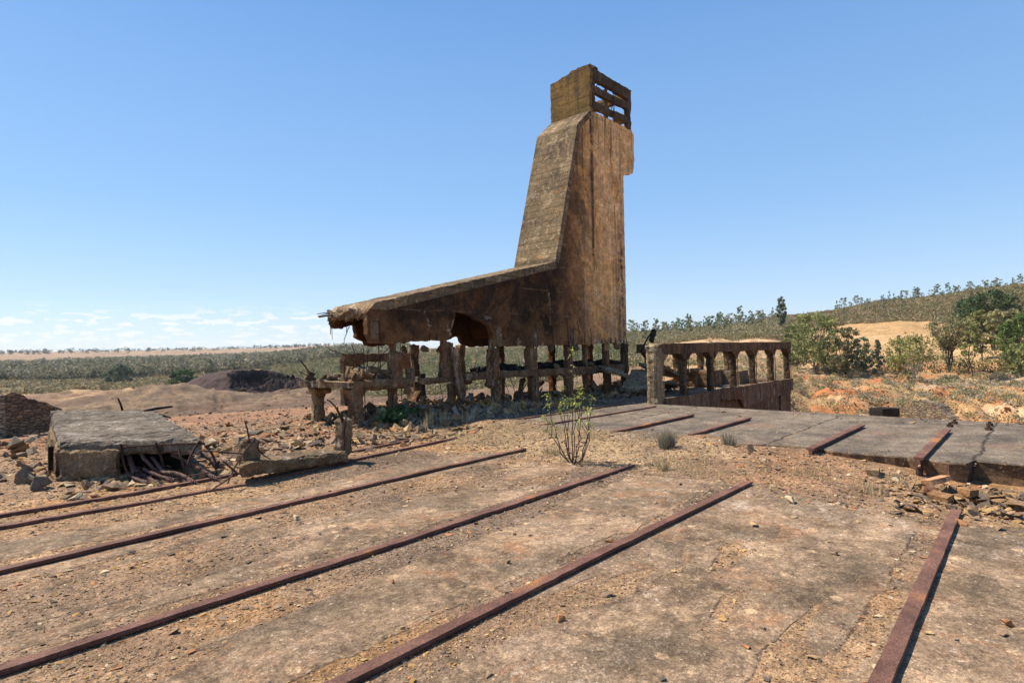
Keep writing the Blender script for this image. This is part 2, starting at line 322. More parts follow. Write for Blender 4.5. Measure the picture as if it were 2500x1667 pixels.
def attr_mat(name,rough=.95,var=.35,vs=20.,bump=.5,trans=0.,bs=30.,bd=.02):
    N=NT(name,rough,.15); a=N.n('ShaderNodeAttribute',attribute_name='Col').outputs['Color']
    c=N.mix(N.rng(N.noise(N.g,vs,5,.7),.3,.7,var,0.),a,(.0,.0,.0),'MIX') if var else a
    N.end(c,N.bump(N.noise(N.g,bs,5,.7),bump,bd) if bump else None)
    if trans:
        tr=N.n('ShaderNodeBsdfTranslucent'); N.l(c,tr.inputs[0]); ms=N.n('ShaderNodeMixShader'); ms.inputs[0].default_value=trans
        N.l(N.b.outputs[0],ms.inputs[1]); N.l(tr.outputs[0],ms.inputs[2]); o=[n for n in N.t.nodes if n.type=='OUTPUT_MATERIAL'][0]; N.l(ms.outputs[0],o.inputs[0])
    return N.m
M_stone=attr_mat('loose_stone',.92,.4,25,.6)
M_leaf=attr_mat('leaf_foliage',.75,0,1,0,.25)
M_straw=attr_mat('dry_straw',.9,0,1,0,.2)
M_bark=attr_mat('tree_bark',.95,.4,6,.6,bs=9,bd=.05)
# ground: zone colour (by place) x fine procedural grain, concrete zones and gravel zones
def ground_mat():
    N=NT('ground_soil',.97,.1); g=N.g
    a=N.n('ShaderNodeAttribute',attribute_name='Col'); base=a.outputs['Color']; conc=a.outputs['Alpha']
    # gravel/soil look: cells with individual tints
    vc=N.vor(g,42.,'Color'); vc2=N.vor(g,16.,'Color'); sep_=N.n('ShaderNodeSeparateColor'); N.l(vc,sep_.inputs[0]); sep2=N.n('ShaderNodeSeparateColor'); N.l(vc2,sep2.inputs[0])
    def sc_(c,f):
        n=N.n('ShaderNodeVectorMath',operation='SCALE'); N.l(c,n.inputs[0]); n.inputs[3].default_value=f; return n.outputs[0]
    s=N.mix(N.math('MULTIPLY',sep_.outputs[0],.75),base,N.mix(sep_.outputs[1],sc_(base,1.75),sc_(base,.35)))
    s=N.mix(N.math('MULTIPLY',N.rng(sep2.outputs[0],.6,.9),.6),s,N.mix(sep2.outputs[1],sc_(base,1.6),sc_(base,.55)))
    s=N.mix(N.rng(N.noise(g,.9,6,.7),.35,.7,0,.5),s,N.mix(.5,base,(.09,.07,.055)))
    s=N.mix(N.rng(N.noise(N.pos((.35,.35,.35)),1.,9,.78,.6),.47,.60,0,.62),s,N.mix(.35,base,(.055,.042,.035)))
    s=N.mix(N.rng(N.noise(N.pos((.6,.6,.6),(0,0,1)),1.,9,.8,.3),.54,.66,0,.5),s,sc_(base,1.7))
    s=N.mix(N.rng(N.noise(g,7,5,.85),.36,.66,0,.55),s,N.mix(.3,base,(.03,.024,.02)))
    far=N.rng(N.n('ShaderNodeCameraData').outputs['View Distance'],14.,40.) if False else None
    # flat worn concrete look
    c=N.mix(N.rng(N.noise(g,1.4,8,.74,.5),.36,.64),(.125,.092,.066),(.335,.25,.175))
    c=N.mix(N.rng(N.noise(g,6.5,6,.75,.3),.50,.66,0,.8),c,(.47,.35,.225))
    c=N.mix(N.rng(N.noise(g,1.9,7,.7,.8),.52,.64,0,.6),c,(.36,.19,.10))
    c=N.mix(N.rng(N.noise(g,.8,6,.65,.5),.50,.62,0,.7),c,(.16,.13,.10))
    c=N.mix(N.rng(N.noise(g,9,7,.8),.57,.63,0,.6),c,(.54,.46,.36)); c=N.mix(N.rng(N.noise(g,34,5,.8),.60,.66,0,.75),c,(.58,.50,.40)); c=N.mix(N.rng(N.noise(g,3.1,9,.8,.6),.60,.64,0,.5),c,(.50,.44,.38))
    spx=N.n('ShaderNodeSeparateXYZ'); N.l(g,spx.inputs[0]); wx=N.math('MULTIPLY',N.rng(spx.outputs[0],5.4,6.4),N.rng(spx.outputs[1],6.,5.)); c=N.mix(N.math('MULTIPLY',wx,N.rng(N.noise(g,2.6,9,.82,.3),.54,.62,0,.6)),c,(.58,.52,.45))
    v=N.vor(g,2.6); pch=N.math('MULTIPLY',N.rng(N.math('ADD',v,N.math('MULTIPLY',N.noise(g,14,4),.10)),.155,.175,1,0),.85); c=N.mix(pch,c,(.54,.41,.27))
    v=N.vor(g,9.5); pch=N.math('MULTIPLY',N.rng(N.math('ADD',v,N.math('MULTIPLY',N.noise(g,40,4),.12)),.14,.17,1,0),.7); c=N.mix(pch,c,(.60,.54,.44))
    c=N.mix(N.rng(N.noise(g,26,6,.88),.38,.66,.0,.55),c,(.065,.05,.037)); c=N.mix(N.rng(N.noise(g,120,3,.8),.35,.7,.0,.6),c,(.07,.055,.042)); c=N.mix(N.rng(N.noise(g,75,3,.7),.58,.74,0,.55),c,(.5,.42,.32))
    edge=N.rng(N.math('ADD',conc,N.math('MULTIPLY',N.math('SUBTRACT',N.noise(g,3.2,8,.75),.5),.9)),.38,.60)
    col=N.mix(edge,s,c)
    col=N.mod(col,g,2.2,.62,1.26,8,.7); col=N.mod(col,g,11.,.56,1.36,7,.78); col=N.mod(col,g,48.,.50,1.45,4,.8); col=N.mod(col,g,.45,.80,1.22,6,.65); col=N.mix(1.,col,(1.19,1.09,.98),'MULTIPLY')
    hs=N.math('ADD',N.math('MULTIPLY',N.vor(g,42.),.5),N.math('ADD',N.math('MULTIPLY',N.noise(g,9,6,.7),1.),N.math('MULTIPLY',N.vor(g,16.),.8)))
    hc=N.math('ADD',N.math('MULTIPLY',N.noise(g,60,5,.75),.35),N.math('MULTIPLY',N.noise(g,7,5,.6),.25))
    hm=N.n('ShaderNodeMix',data_type='FLOAT'); N.l(edge,hm.inputs[0]); N.l(hs,hm.inputs[2]); N.l(hc,hm.inputs[3])
    return N.end(col,N.bump(hm.outputs[0],.8,.022))
M_ground=ground_mat()
def slab_mat():
    N=NT('grey_gravelly_platform',.97,.1); g=N.g
    c=N.mix(N.rng(N.noise(g,1.1,7,.7,.4),.36,.64),(.135,.108,.082),(.26,.205,.145))
    c=N.mix(N.rng(N.noise(N.pos((1.,2.6,1)),1.2,6,.7,.4),.54,.68,0,.6),c,(.33,.265,.19))
    c=N.mix(N.rng(N.noise(g,.7,4,.6,.5),.56,.64,0,.5),c,(.28,.17,.11))
    c=N.mix(N.math('MULTIPLY',N.rng(N.vor(g,60.,'Color'),.1,.9),.5),c,(.05,.046,.042)); c=N.mix(N.rng(N.noise(g,55,3,.8),.6,.72,0,.65),c,(.48,.43,.36))
    c=N.mix(N.rng(N.noise(N.pos((1,.5,1)),2.0,8,.8,.3),.57,.66,0,.7),c,(.42,.37,.31)); c=N.mix(N.rng(N.noise(g,.35,6,.7,.6),.5,.6,0,.6),c,(.075,.066,.058)); c=N.mix(N.rng(N.noise(g,22,4,.85),.4,.68,0,.6),c,(.05,.043,.036))
    sp=N.n('ShaderNodeSeparateXYZ'); N.l(g,sp.inputs[0]); k=N.rng(sp.outputs[2],-.02,-.004,1.,0.)
    c=N.mix(k,c,N.mix(N.rng(N.noise(g,4,6,.7),.35,.65),(.21,.13,.07),(.09,.062,.042)))
    Yj=N.math('ADD',sp.outputs[1],N.math('MULTIPLY',N.math('SUBTRACT',N.noise(g,1.1,6,.7),.5),.35))
    for yj in (.75,3.45,7.0): c=N.mix(N.rng(N.math('ABSOLUTE',N.math('SUBTRACT',Yj,yj)),.012,.035,.85,0),c,(.035,.028,.022))
    c=N.mod(c,g,2.6,.74,1.3,8,.7); c=N.mod(c,g,15.,.66,1.4,6,.8); c=N.mod(c,g,50.,.6,1.5,4,.8)
    return N.end(c,N.bump(N.math('ADD',N.noise(g,45,5,.8),N.math('MULTIPLY',N.noise(g,5,5,.6),.7)),.8,.02))
M_slab=slab_mat()
# ------------------------------------------------------------------ terrain heights
PHX=lambda px: math.degrees(math.atan((px-1250)/1424))
def T(*a): return np.array(a,float)
_plat={-90:T(15,-.1,40,-1,120,-4,400,-4,1500,4,3000,-9),
 -41.3:T(15,-.1,20,-.35,40,-2.2,70,-4.2,120,-6,200,-6.8,320,-7,900,-5,1500,14,2400,17,3200,-30),
 -27.8:T(15,-.05,22,-.3,40,-1.7,70,-3.7,120,-5.8,200,-6.8,320,-7,600,-4.5,900,-3,1500,15,2400,17,3200,-30),
 -13.8:T(15,0,22,-.25,40,-1.4,60,-2.6,85,-3.6,140,-3.9,250,-2,450,2.2,900,5,1500,21,2400,22,3200,-30),
 0.:T(15,0,22,-.2,40,-1.0,60,-1.7,85,-2.2,140,-2.6,220,-.6,350,3.2,600,3,1500,-10,3200,-30),
 11.9:T(15,0,30,0,50,-.2,80,-.1,120,.4,200,3.0,350,9.6,600,9,1500,-10,3200,-30),
 19.:T(15,0,30,0,50,-.2,80,.1,120,1.8,200,5,380,12.0,600,12,1500,-10,3200,-30),
 25.5:T(15,0,30,-1,50,-1.8,80,-1.9,120,1.0,170,5.,400,16.2,600,14,1500,-10,3200,-30),
 90:T(15,0,30,-1,50,-1.8,80,-1.9,120,1.0,170,5.,400,30,600,20,1500,-10,3200,-30)}
_pit={-90:T(15,-5,3200,-5),
 25.5:T(15,-5.2,28,-4.6,40,-4.2,60,-3.9,75,-3.5,90,-3.0,110,-2.2,130,-1.0,155,2.5,185,5.4,210,6.0,400,16.5,600,14,1500,-10,3200,-30),
 33.7:T(15,-5.2,28,-4.6,40,-4.2,60,-3.9,75,-3.5,90,-3.0,110,-2.2,130,-1.0,150,1.5,180,6.6,215,7.0,450,28.,700,22,1500,-10,3200,-30),
 41.3:T(15,-5.2,28,-4.6,40,-4.2,60,-3.7,75,-3.2,90,-2.6,110,-1.8,130,-.6,150,1.,180,4.,215,9.0,450,32.,700,26,1500,-10,3200,-30),
 90:T(15,-5.2,28,-4.6,40,-4.2,60,-3.7,75,-3.2,90,-2.6,130,-.6,180,4.,215,9.0,450,36.,700,32,1500,-10,3200,-30)}
def table(tab,phi,r):
    ks=sorted(tab); lr=np.log(np.maximum(r,15)); vals=[np.interp(lr,np.log(tab[k][0::2]),tab[k][1::2]) for k in ks]
    out_=np.array(vals[0]); ph=np.clip(phi,ks[0],ks[-1])
    for i in range(len(ks)-1):
        t=np.clip((ph-ks[i])/(ks[i+1]-ks[i]),0,1); t=t*t*(3-2*t); m=ph>=ks[i]; out_=np.where(m,vals[i]*(1-t)+vals[i+1]*t,out_)
    return out_
def bumpf(x,y,phi0,r0_,h,sr,sl_,ex=2):
    a=R(42.4-phi0); cx,cy=r0_*math.cos(a),r0_*math.sin(a); dx,dy=x-cx,y-cy; rad=dx*math.cos(a)+dy*math.sin(a); lat=-dx*math.sin(a)+dy*math.cos(a)
    return h*np.exp(-(np.abs(rad/sr)**ex+np.abs(lat/sl_)**ex))
MOUNDS=[(-36,75,.8,7,9,2),(-31.5,88,1.9,7,9,2),(-28.5,84,1.1,6,8,2),(-22,80,.15,5,8,2),(-33,125,1.5,14,18,2),(-24,135,1.2,12,14,2),(-19.5,70,.7,4,5,2),(-39,150,1.2,20,20,2),(-12,70,.6,6,8,2)]
MOUNDR=[(27,42,.5,4,4),(31,50,.4,4,5),(34.5,44,.5,3,4),(38,56,.6,4,5),(41,46,.5,3,4),(29,68,.5,5,7),(37,70,.5,5,7)]
def height(x,y,detail=True):
    x=np.asarray(x,float); y=np.asarray(y,float); r=np.hypot(x,y); phi=42.4-np.degrees(np.arctan2(y,x)); phi=(phi+180)%360-180
    near=-.112+.09*sst(7.7,9.7,x)*sst(1.,3.5,y)+.08*sst(8.8,11.5,y)-.20*sst(7.3,8.6,x)*(1-sst(.2,2.2,y))
    near=near+.052*np.exp(-((x-9.35)/.95)**2)*sst(3.3,4.6,y)*(1-sst(9.2,10.2,y))+(fbm(x,y,1.6,5,19)-.5)*.07*np.exp(-((x-9.9)/1.1)**2)*sst(3.0,4.4,y)
    near=np.where(x<0,-.112,near)
    front=(np.abs(phi)<90)
    hp=table(_plat,phi,r); hp=np.where(r>15,hp,0.)
    w15=sst(13,19,r); hpl=near*(1-w15)+(hp)*w15
    pit=table(_pit,phi,r)
    wp=np.where(x>11,sst(12.2,14.2,x)*(1-sst(8.2,8.6,y)),0.)
    wphi=sst(23.5,27.0,phi)*sst(24,30,r)
    w=np.maximum(np.where(x<27.2,wp,0.),np.where(x>=26.5,np.maximum(wphi,0),0))
    w=np.where((x>11)&(y<8.2)&(x<27.2),wp,w)
    z=hpl*(1-w)+pit*w
    z=z+0*z
    for m in MOUNDS: z=z+bumpf(x,y,*m)
    for (p,rr,h,a,b) in MOUNDR: z=z+bumpf(x,y,p,rr,h,a,b)
    if detail:
        z=z+(fbm(x,y,.11,4,1)-.5)*sst(22,60,r)*1.6+(fbm(x,y,.35,5,14)-.5)*sst(26,45,r)*(1-sst(120,260,r))*.9+(fbm(x,y,.6,4,3)-.5)*.55*sst(25,45,r)*(1-sst(200,500,r))+(fbm(x,y,.02,3,9)-.5)*5*sst(150,400,r)
        lf=sst(38,55,r)*(1-sst(150,200,r))*(phi<8)*(phi>-60); z=z-np.abs(fbm(x,y,.16,5,33)-.5)*2.6*lf-.25*lf*(phi>-27)
        rough=sst(7.2,7.8,x)+sst(9.3,10.2,y); rough=np.clip(rough,0,1)
        z=z+(fbm(x,y,2.2,5,2)-.5)*(.012+.07*rough)*(1-sst(30,60,r))
        ravine=sst(24,40,r)*(1-sst(60,90,r))*sst(24,27,phi); z=z+(np.abs(fbm(x,y,.33,4,11)-.5)*4-.5)*.9*ravine
    return z
def gz(x,y): return float(height(np.array([x]),np.array([y]))[0])
def polar(px,r):
    a=R(42.4-PHX(px)); c=math.cos(R(PHX(px))); return r*math.cos(a),r*math.sin(a)
def land_color(x,y,z):
    r=np.hypot(x,y); phi=42.4-np.degrees(np.arctan2(y,x)); n=x.shape
    def C(*c): return np.array(c)
    def mixc(a,b,t): return a*(1-t[:,None])+b*t[:,None]
    n1=fbm(x,y,.9,5,21); n2=fbm(x,y,.25,4,22); n3=fbm(x,y,3.,4,23); n4=fbm(x,y,.05,4,24)
    c=np.tile(C(.27,.185,.115),(len(x),1))
    c=mixc(c,C(.33,.20,.10),sst(.5,.65,n1)); c=mixc(c,C(.15,.115,.09),sst(.52,.68,n2))
    # yellow drift between third and fourth rail
    c=mixc(c,C(.34,.255,.15),sst(.42,.6,n1)*np.exp(-((y-7.3)/.7)**2)*np.exp(-((x-2.)/1.9)**2))
    c=mixc(c,C(.17,.13,.10),np.exp(-((y-5.1)/1.)**2)*(1-sst(2.8,4.2,x))*.8)
    # straw soil strip
    st=sst(7.,7.8,x)*(1-sst(9.6,10.2,x))*sst(1.2,2.6,y)*(1-sst(10.3,11.,y))
    c=mixc(c,C(.31,.235,.15),st*sst(.35,.6,n1+.12)*sst(2.5,4.5,y)); c=mixc(c,C(.27,.16,.095),st*(1-sst(2.5,4.5,y))*.9)
    # reddish rubble field left
    red=sst(9.2,10.5,y)*(1-sst(19,24,r)); c=mixc(c,mixc(np.tile(C(.23,.165,.115),(len(x),1)),C(.26,.15,.09),sst(.45,.65,n1)),red)
    red2=sst(12,15,r)*(1-sst(24,34,r))*(phi<16)*(phi>-30); c=mixc(c,C(.25,.15,.095),red2*sst(.38,.66,fbm(x,y,.5,5,37))*.8)
    # dark ground by the frame
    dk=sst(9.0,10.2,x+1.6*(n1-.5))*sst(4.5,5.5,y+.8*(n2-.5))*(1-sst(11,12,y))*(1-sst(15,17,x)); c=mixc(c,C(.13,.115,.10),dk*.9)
    # flats
    fl=sst(22,34,r)*(phi<13); c=mixc(c,mixc(np.tile(C(.215,.16,.11),(len(x),1)),C(.15,.115,.085),sst(.40,.58,n4)),fl)
    band=fbm(x*np.cos(.8)+y*np.sin(.8),(y*np.cos(.8)-x*np.sin(.8))*.12,.12,4,31)
    c=mixc(c,C(.46,.35,.21),fl*sst(.60,.67,band)*.8); c=mixc(c,C(.17,.115,.085),fl*(1-sst(.36,.46,band))*.8)
    dm=np.zeros(len(x)); sd=np.zeros(len(x))
    for i,m in enumerate(MOUNDS):
        b=bumpf(x,y,*m)/m[2]
        if i in (0,1,2,3,6): dm=np.maximum(dm,b)
        else: sd=np.maximum(sd,b)
    c=mixc(c,C(.36,.26,.155),sst(.45,.8,sd)*sst(.42,.58,n2))
    ptc=fbm(x,y,.07,5,77); c=mixc(c,C(.11,.078,.058),fl*sst(.42,.54,ptc)*(phi<8)*.85); c=mixc(c,mixc(np.tile(C(.115,.088,.066),(len(x),1)),C(.19,.14,.095),sst(.45,.6,n1)),sst(.06,.25,dm))
    # scrub land (left far + middle)
    sc_l=np.where(phi<-16,sst(150,190,r),np.where(phi<13,sst(40,52,r),sst(130,170,r))); c=mixc(c,mixc(np.tile(C(.17,.14,.075),(len(x),1)),C(.105,.095,.05),sst(.4,.6,n2)),sc_l*(phi<14))
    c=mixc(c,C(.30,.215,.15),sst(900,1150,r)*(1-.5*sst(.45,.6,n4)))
    # right: behind the gallery pale sand
    g=(phi>=12)&(phi<25.5); gg=g*sst(25,32,r); c=mixc(c,mixc(np.tile(C(.44,.33,.22),(len(x),1)),C(.34,.23,.13),sst(.4,.6,n2)),gg*1.0)
    gh=g*sst(150,190,r)*1.0; c=mixc(c,mixc(np.tile(C(.17,.135,.07),(len(x),1)),C(.115,.10,.05),sst(.4,.6,n2)),gh)
    # right pit slope orange
    o=sst(24.5,27.,phi)*sst(15,20,r)+((y<8.2)&(x>13.5)&(phi>12)&(phi<=27))*1.0; o=np.clip(o,0,1)
    oc=mixc(np.tile(C(.40,.25,.125),(len(x),1)),C(.38,.165,.07),sst(.42,.60,n2)); oc=mixc(oc,C(.42,.33,.22),sst(.55,.68,fbm(x,y,.12,4,41)))
    oc=mixc(oc,C(.27,.22,.12),sst(.46,.6,fbm(x,y,.2,5,43))*sst(48,60,r)*(1-sst(95,110,r))*.8)
    sand=sst(100,120,r); oc=mixc(oc,mixc(np.tile(C(.44,.31,.17),(len(x),1)),C(.38,.26,.13),sst(.4,.6,n4)),sand)
    sand_end=190+45*(fbm(x,y,.03,3,45)-.5)*2; hill=sst(0,1,(r-sand_end)/14); oc=mixc(oc,mixc(np.tile(C(.175,.135,.068),(len(x),1)),C(.11,.10,.045),sst(.35,.6,n2)),hill)
    c=mixc(c,oc,o)
    # concrete mask in alpha
    cm=(1-sst(6.9,7.5,x+.5*(n1-.5)+.25*np.sin(y*1.7)))*(1-sst(7.6,8.6,y+1.2*(n2-.5)))
    dr=fbm(x*.35,y*1.6,.9,5,61)
    drift=sst(.56,.66,dr-.12*(1-sst(3.6,4.6,y))+.10*np.exp(-((y-1.0)/.25)**2)+.16*sst(3.6,4.6,y)*(1-sst(5.9,6.6,y)) +.12*sst(3.,.5,x)*0+.14*sst(6.6,7.4,y)+.09*(1-sst(1.6,3.4,x))*sst(3.0,3.6,y)*(1-sst(5.4,6.,y)))
    # gravel gathers along the rails
    for ry in RY: drift=np.maximum(drift,np.exp(-((y-ry-.16)/.10)**2)*sst(.35,.6,n3+.1))
    cm=cm*(1-.95*drift)
    return np.concatenate([c,cm[:,None]],1)
RY=[.68,2.8,4.42,6.55]
def terrain():
    d2r=np.pi/180
    az=np.concatenate([np.arange(-54,54,.17),np.linspace(54,306,64,endpoint=False)])   # phi
    rr=np.concatenate([[.25],np.geomspace(.6,60,520),np.geomspace(60.7,3200,330)])
    P,Rr=np.meshgrid(az,rr,indexing='xy'); a=(42.4-P)*d2r; x=(Rr*np.cos(a)).ravel(); y=(Rr*np.sin(a)).ravel(); z=height(x,y)
    na,nr=len(az),len(rr); i=np.arange(nr-1)[:,None]*na; j=np.arange(na)[None,:]; j2=(j+1)%na
    F=np.stack([i+j,i+j2,i+na+j2,i+na+j],-1).reshape(-1,4)[:,::-1]
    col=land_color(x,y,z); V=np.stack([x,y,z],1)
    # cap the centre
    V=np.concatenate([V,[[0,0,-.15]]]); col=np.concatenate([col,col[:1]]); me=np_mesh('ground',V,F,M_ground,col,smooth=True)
    return link('ground',me,None)
tag(terrain(),kind='structure')
# ---- raised grey platform
m=MB(); P=[(9.9,9.2),(9.55,6.4),(9.5,5.),(9.65,3.9),(9.95,3.3),(10.03,2.8),(9.86,2.2),(9.98,1.5),(9.84,1.0),(9.86,.82),(10.22,.74),(10.2,.3),(10.15,-9),(15.1,-9),(15.1,9.2)]
rs=random.Random(3); Q=[]
for i in range(len(P)):
    p,q=P[i],P[(i+1)%len(P)]; k=max(1,int(math.hypot(q[0]-p[0],q[1]-p[1])/.12)) if i<10 else 1
    for t in range(k): Q.append((p[0]+(q[0]-p[0])*t/k+rs.uniform(-.025,.025)*(k>1),p[1]+(q[1]-p[1])*t/k))
N_=len(Q); off=lambda p,d:(p[0]+(d if p[0]<11 else 0),p[1])
V=[(*p,0.) for p in Q]+[(off(p,-.012)[0],p[1],-.02) for p in Q]+[(off(p,.03)[0]+rs.uniform(-.02,.02)*(p[0]<11),p[1],-.2) for p in Q]+[(off(p,.1)[0],p[1],-7) for p in Q]
F=[tuple(range(N_))]+[(k*N_+i,k*N_+(i+1)%N_,(k+1)*N_+(i+1)%N_,(k+1)*N_+i) for k in range(3) for i in range(N_)]
m.add(V,F); tag(m.build('platform_slab',M_slab),kind='structure')
# ------------------------------------------------------------------ rails
def rail(pts,label,top_w=.09,depth=.09,end_web=None,seed=0):
    mb=MB(); prof=[(-top_w/2,0),(top_w/2,0),(top_w/2+.004,-.012),(top_w/2,-.032),(.022,-.045),(.022,-depth-.06),(-.022,-depth-.06),(-.022,-.045),(-top_w/2,-.032),(-top_w/2-.004,-.012)]
    P=[]; 
    for a,b in zip(pts[:-1],pts[1:]):
        a=Vector(a); b=Vector(b); k=max(2,int((b-a).length/.12))
        P+= [a.lerp(b,t/k) for t in range(k)]
    P.append(Vector(pts[-1])); n=len(prof); V=[];F=[]
    for i,p in enumerate(P):
        t=(P[min(i+1,len(P)-1)]-P[max(i-1,0)]).normalized(); s=Vector((-t.y,t.x,0)).normalized()
        for (u,w) in prof:
            q=p+s*u+Vector((0,0,w)); d=fn(q,7,seed)*.004+fn(q,23,seed)*.002; d.z+=mnoise.noise(q*1.3)*.006; V.append(q+d)
    for i in range(len(P)-1):
        for k in range(n): F.append((i*n+k,i*n+(k+1)%n,(i+1)*n+(k+1)%n,(i+1)*n+k))
    F.append(tuple(range(n))); F.append(tuple((len(P)-1)*n+k for k in range(n-1,-1,-1)))
    mb.add(V,F); o=mb.build('rail',M_rail); tag(o,label,'rail','rusty rails set in the yard floor'); return o
Z=-.07
rail([(-3,2.72,Z),(1.61,2.78,Z),(4.14,2.81,Z),(7.45,2.8,Z)],'reddish rusty rail with an orange patch, next left of the widest right-hand rail',seed=1)
rail([(-3,4.28,Z),(.47,4.36,Z),(2.9,4.39,Z),(7.52,4.53,Z)],'long rusty rail with two orange patches, its far end beside the leafy shrub',seed=2)
rail([(-3,6.2,Z),(.7,6.4,Z),(4.69,6.61,Z),(7.63,6.73,Z)],'long brown rail ending in dry grass, third up from the bottom edge on the left',seed=3)
rail([(-3,7.75,Z),(.88,8.05,Z),(3.4,8.02,Z-.02),(5.0,8.3,Z),(7.81,8.69,Z)],'brown rail running under the fallen concrete beam with the posts',top_w=.075,seed=4)
rail([(-3,8.6,Z),(.95,8.66,Z),(2.25,8.62,Z),(4.8,8.9,Z),(7.88,9.33,Z)],'thin rail passing the frayed wire ropes and ending in the straw grass, behind its twin',top_w=.075,seed=5)
rail([(-1.5,.60,Z),(3.42,.66,Z),(7.45,.71,Z)],'widest reddish rail at the right, ending at the slate rubble heap',seed=6)
rail([(3.8,9.95,-.10),(4.56,10.07,-.10),(6.13,10.28,-.08),(7.3,10.38,-.07)],'short thin rail half buried in rubble behind the fallen beam',top_w=.065,seed=7)
rail([(9.2,9.16,.035),(12.83,8.99,.035),(14.6,8.95,.03)],'thin far rail at the edge of the tower shadow in front of the frame columns',top_w=.065,seed=8)
rail([(9.5,7.97,.035),(13.5,7.88,.035),(14.4,7.9,.03)],'far rail running up to the foot of the gallery corner pillar',top_w=.065,seed=9)
rail([(9.49,6.09,.06),(12.85,6.09,.06)],'rail stub on the grey platform straight behind the grey grass tuft',seed=10)
rail([(9.93,4.76,.06),(12.92,4.81,.06)],'rail stub on the grey platform starting right behind the large grey tuft',seed=11)
for k,(a,b,lb) in enumerate([((9.6,2.67,.06),(12.94,2.66,.06),'left one of two rail stubs whose dark ends jut over the grey platform edge'),((9.66,1.32,.06),(13.,1.34,.06),'rail stub on the grey platform with its dark end above the orange bricks')]):
    o=rail([a,b],lb,top_w=.11,seed=12+k)
    mb=MB(); rbox(mb,(a[0]+.10,a[1],-.10),(.16,.075,.24),seg=.03,amp=.012,seed=k);  # web block below the rail end, darker than the rail
    st=mb.build('rail_stub_web',M_rebar,o)
# ------------------------------------------------------------------ the loading tower
BX,BY=13.,12.2
tower=tag(empty('ore_loading_tower',(13,12.2,0)),'tall stained concrete tower with sloping wing and open lattice top on ruined legs','ruined tower')
mb=MB()
OUT=[(7.85,2.78,.012),(14.61,4.38,.0),(15.98,9.16,0),(16.72,9.82,0),(16.88,9.86,.02),(19.45,9.86,.02),(19.62,9.72,.03),(19.61,8.7,.05),(19.47,8.22,.04),(18.79,8.01,.012),(18.78,2.21,.03),(18.66,2.12,.03),(18.63,1.80,.03),
 (17.2,1.79,.012),(15.3,1.76,.010),(13.4,1.74,.010),(12.1,1.75,.010),(11.71,1.74,.02),(11.68,2.1,.03),(11.57,2.3,.02),(11.37,2.43,.02),(11.07,2.48,.03),(10.92,2.56,.02),(10.56,2.65,.02),(10.32,2.66,.02),(10.28,2.49,.02),(10.2,2.28,.02),(10.13,2.17,.02),(10.16,2.02,.02),(9.89,1.9,.02),(8.87,1.91,.025),(8.75,1.87,.02),(8.22,1.84,.02),(7.70,1.85,.02),(7.60,2.06,.015),(7.60,2.42,.015),(7.58,2.55,.02),(7.72,2.69,.02)]
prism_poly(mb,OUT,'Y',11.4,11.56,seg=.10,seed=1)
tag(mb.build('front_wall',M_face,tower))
mb=MB()
BK=[(7.70,2.66,.03),(14.7,4.30,0),(16.05,9.12,0),(16.8,9.8,0),(19.4,9.8,0),(18.75,7.9,0),(18.75,1.8,.03),(13.5,1.76,.03),(12.11,1.77,.03),(11.95,1.92,.04),(11.70,2.3,.05),(11.79,2.07,.05),(11.36,1.95,.04),(10.15,1.94,.04),(9.03,1.81,.04),(8.64,1.83,.03),(8.58,1.93,.03),(8.31,2.04,.03),(8.29,2.34,.03),(8.0,2.29,.03),(7.74,2.3,.03)]
prism_poly(mb,BK,'Y',12.95,13.12,seg=.09,seed=2)
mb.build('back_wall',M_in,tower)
mb=MB(); prism_poly(mb,[(7.66,2.62,.02),(7.82,2.795,.01),(14.60,4.405,0),(14.66,4.2,0),(8.1,2.62,.02)],'Y',11.392,13.14,seg=.08,seed=3)
ob=mb.build('sloping_roof_slab',M_slope,tower)
mb=MB(); prism_poly(mb,[(14.59,4.408),(15.955,9.17),(16.70,9.83),(16.82,9.7),(16.14,9.08),(14.78,4.36)],'Y',11.394,13.16,seed=4); mb.build('sloping_chute_face',M_slope,tower)
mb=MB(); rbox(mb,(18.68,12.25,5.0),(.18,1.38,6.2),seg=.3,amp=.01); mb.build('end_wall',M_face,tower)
# interior cross walls that show through the holes
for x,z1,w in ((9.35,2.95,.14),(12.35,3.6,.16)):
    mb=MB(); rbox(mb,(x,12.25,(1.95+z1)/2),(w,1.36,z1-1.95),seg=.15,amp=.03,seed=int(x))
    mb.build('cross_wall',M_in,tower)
# ragged broken lip of the wing
mb=MB()
for k in range(46):
    t=rng.random(); y=11.45+t*1.6; x=7.60+.16*rng.random()+.05*math.sin(t*9); rbox(mb,(x,y,2.62-.12*rng.random()),(.12+.2*rng.random(),.1+.18*rng.random(),.06+.10*rng.random()),rot=Matrix.Rotation(rng.normal(0,.5),4,'X')@Matrix.Rotation(rng.normal(0,.5),4,'Y'),seg=.05,amp=.02,seed=k)
mb.build('broken_edge',M_chunk,tower)
mb=MB()
for k in range(20):
    t=k/20; rbox(mb,(7.66+.2*t+rng.normal(0,.03),12.9+rng.normal(0,.08),2.55-.2*rng.random()),(.2,.2,.2),rot=Matrix.Rotation(rng.normal(0,.6),4,'Y'),seg=.06,amp=.03,seed=k)
mb.build('broken_rim',M_in,tower)
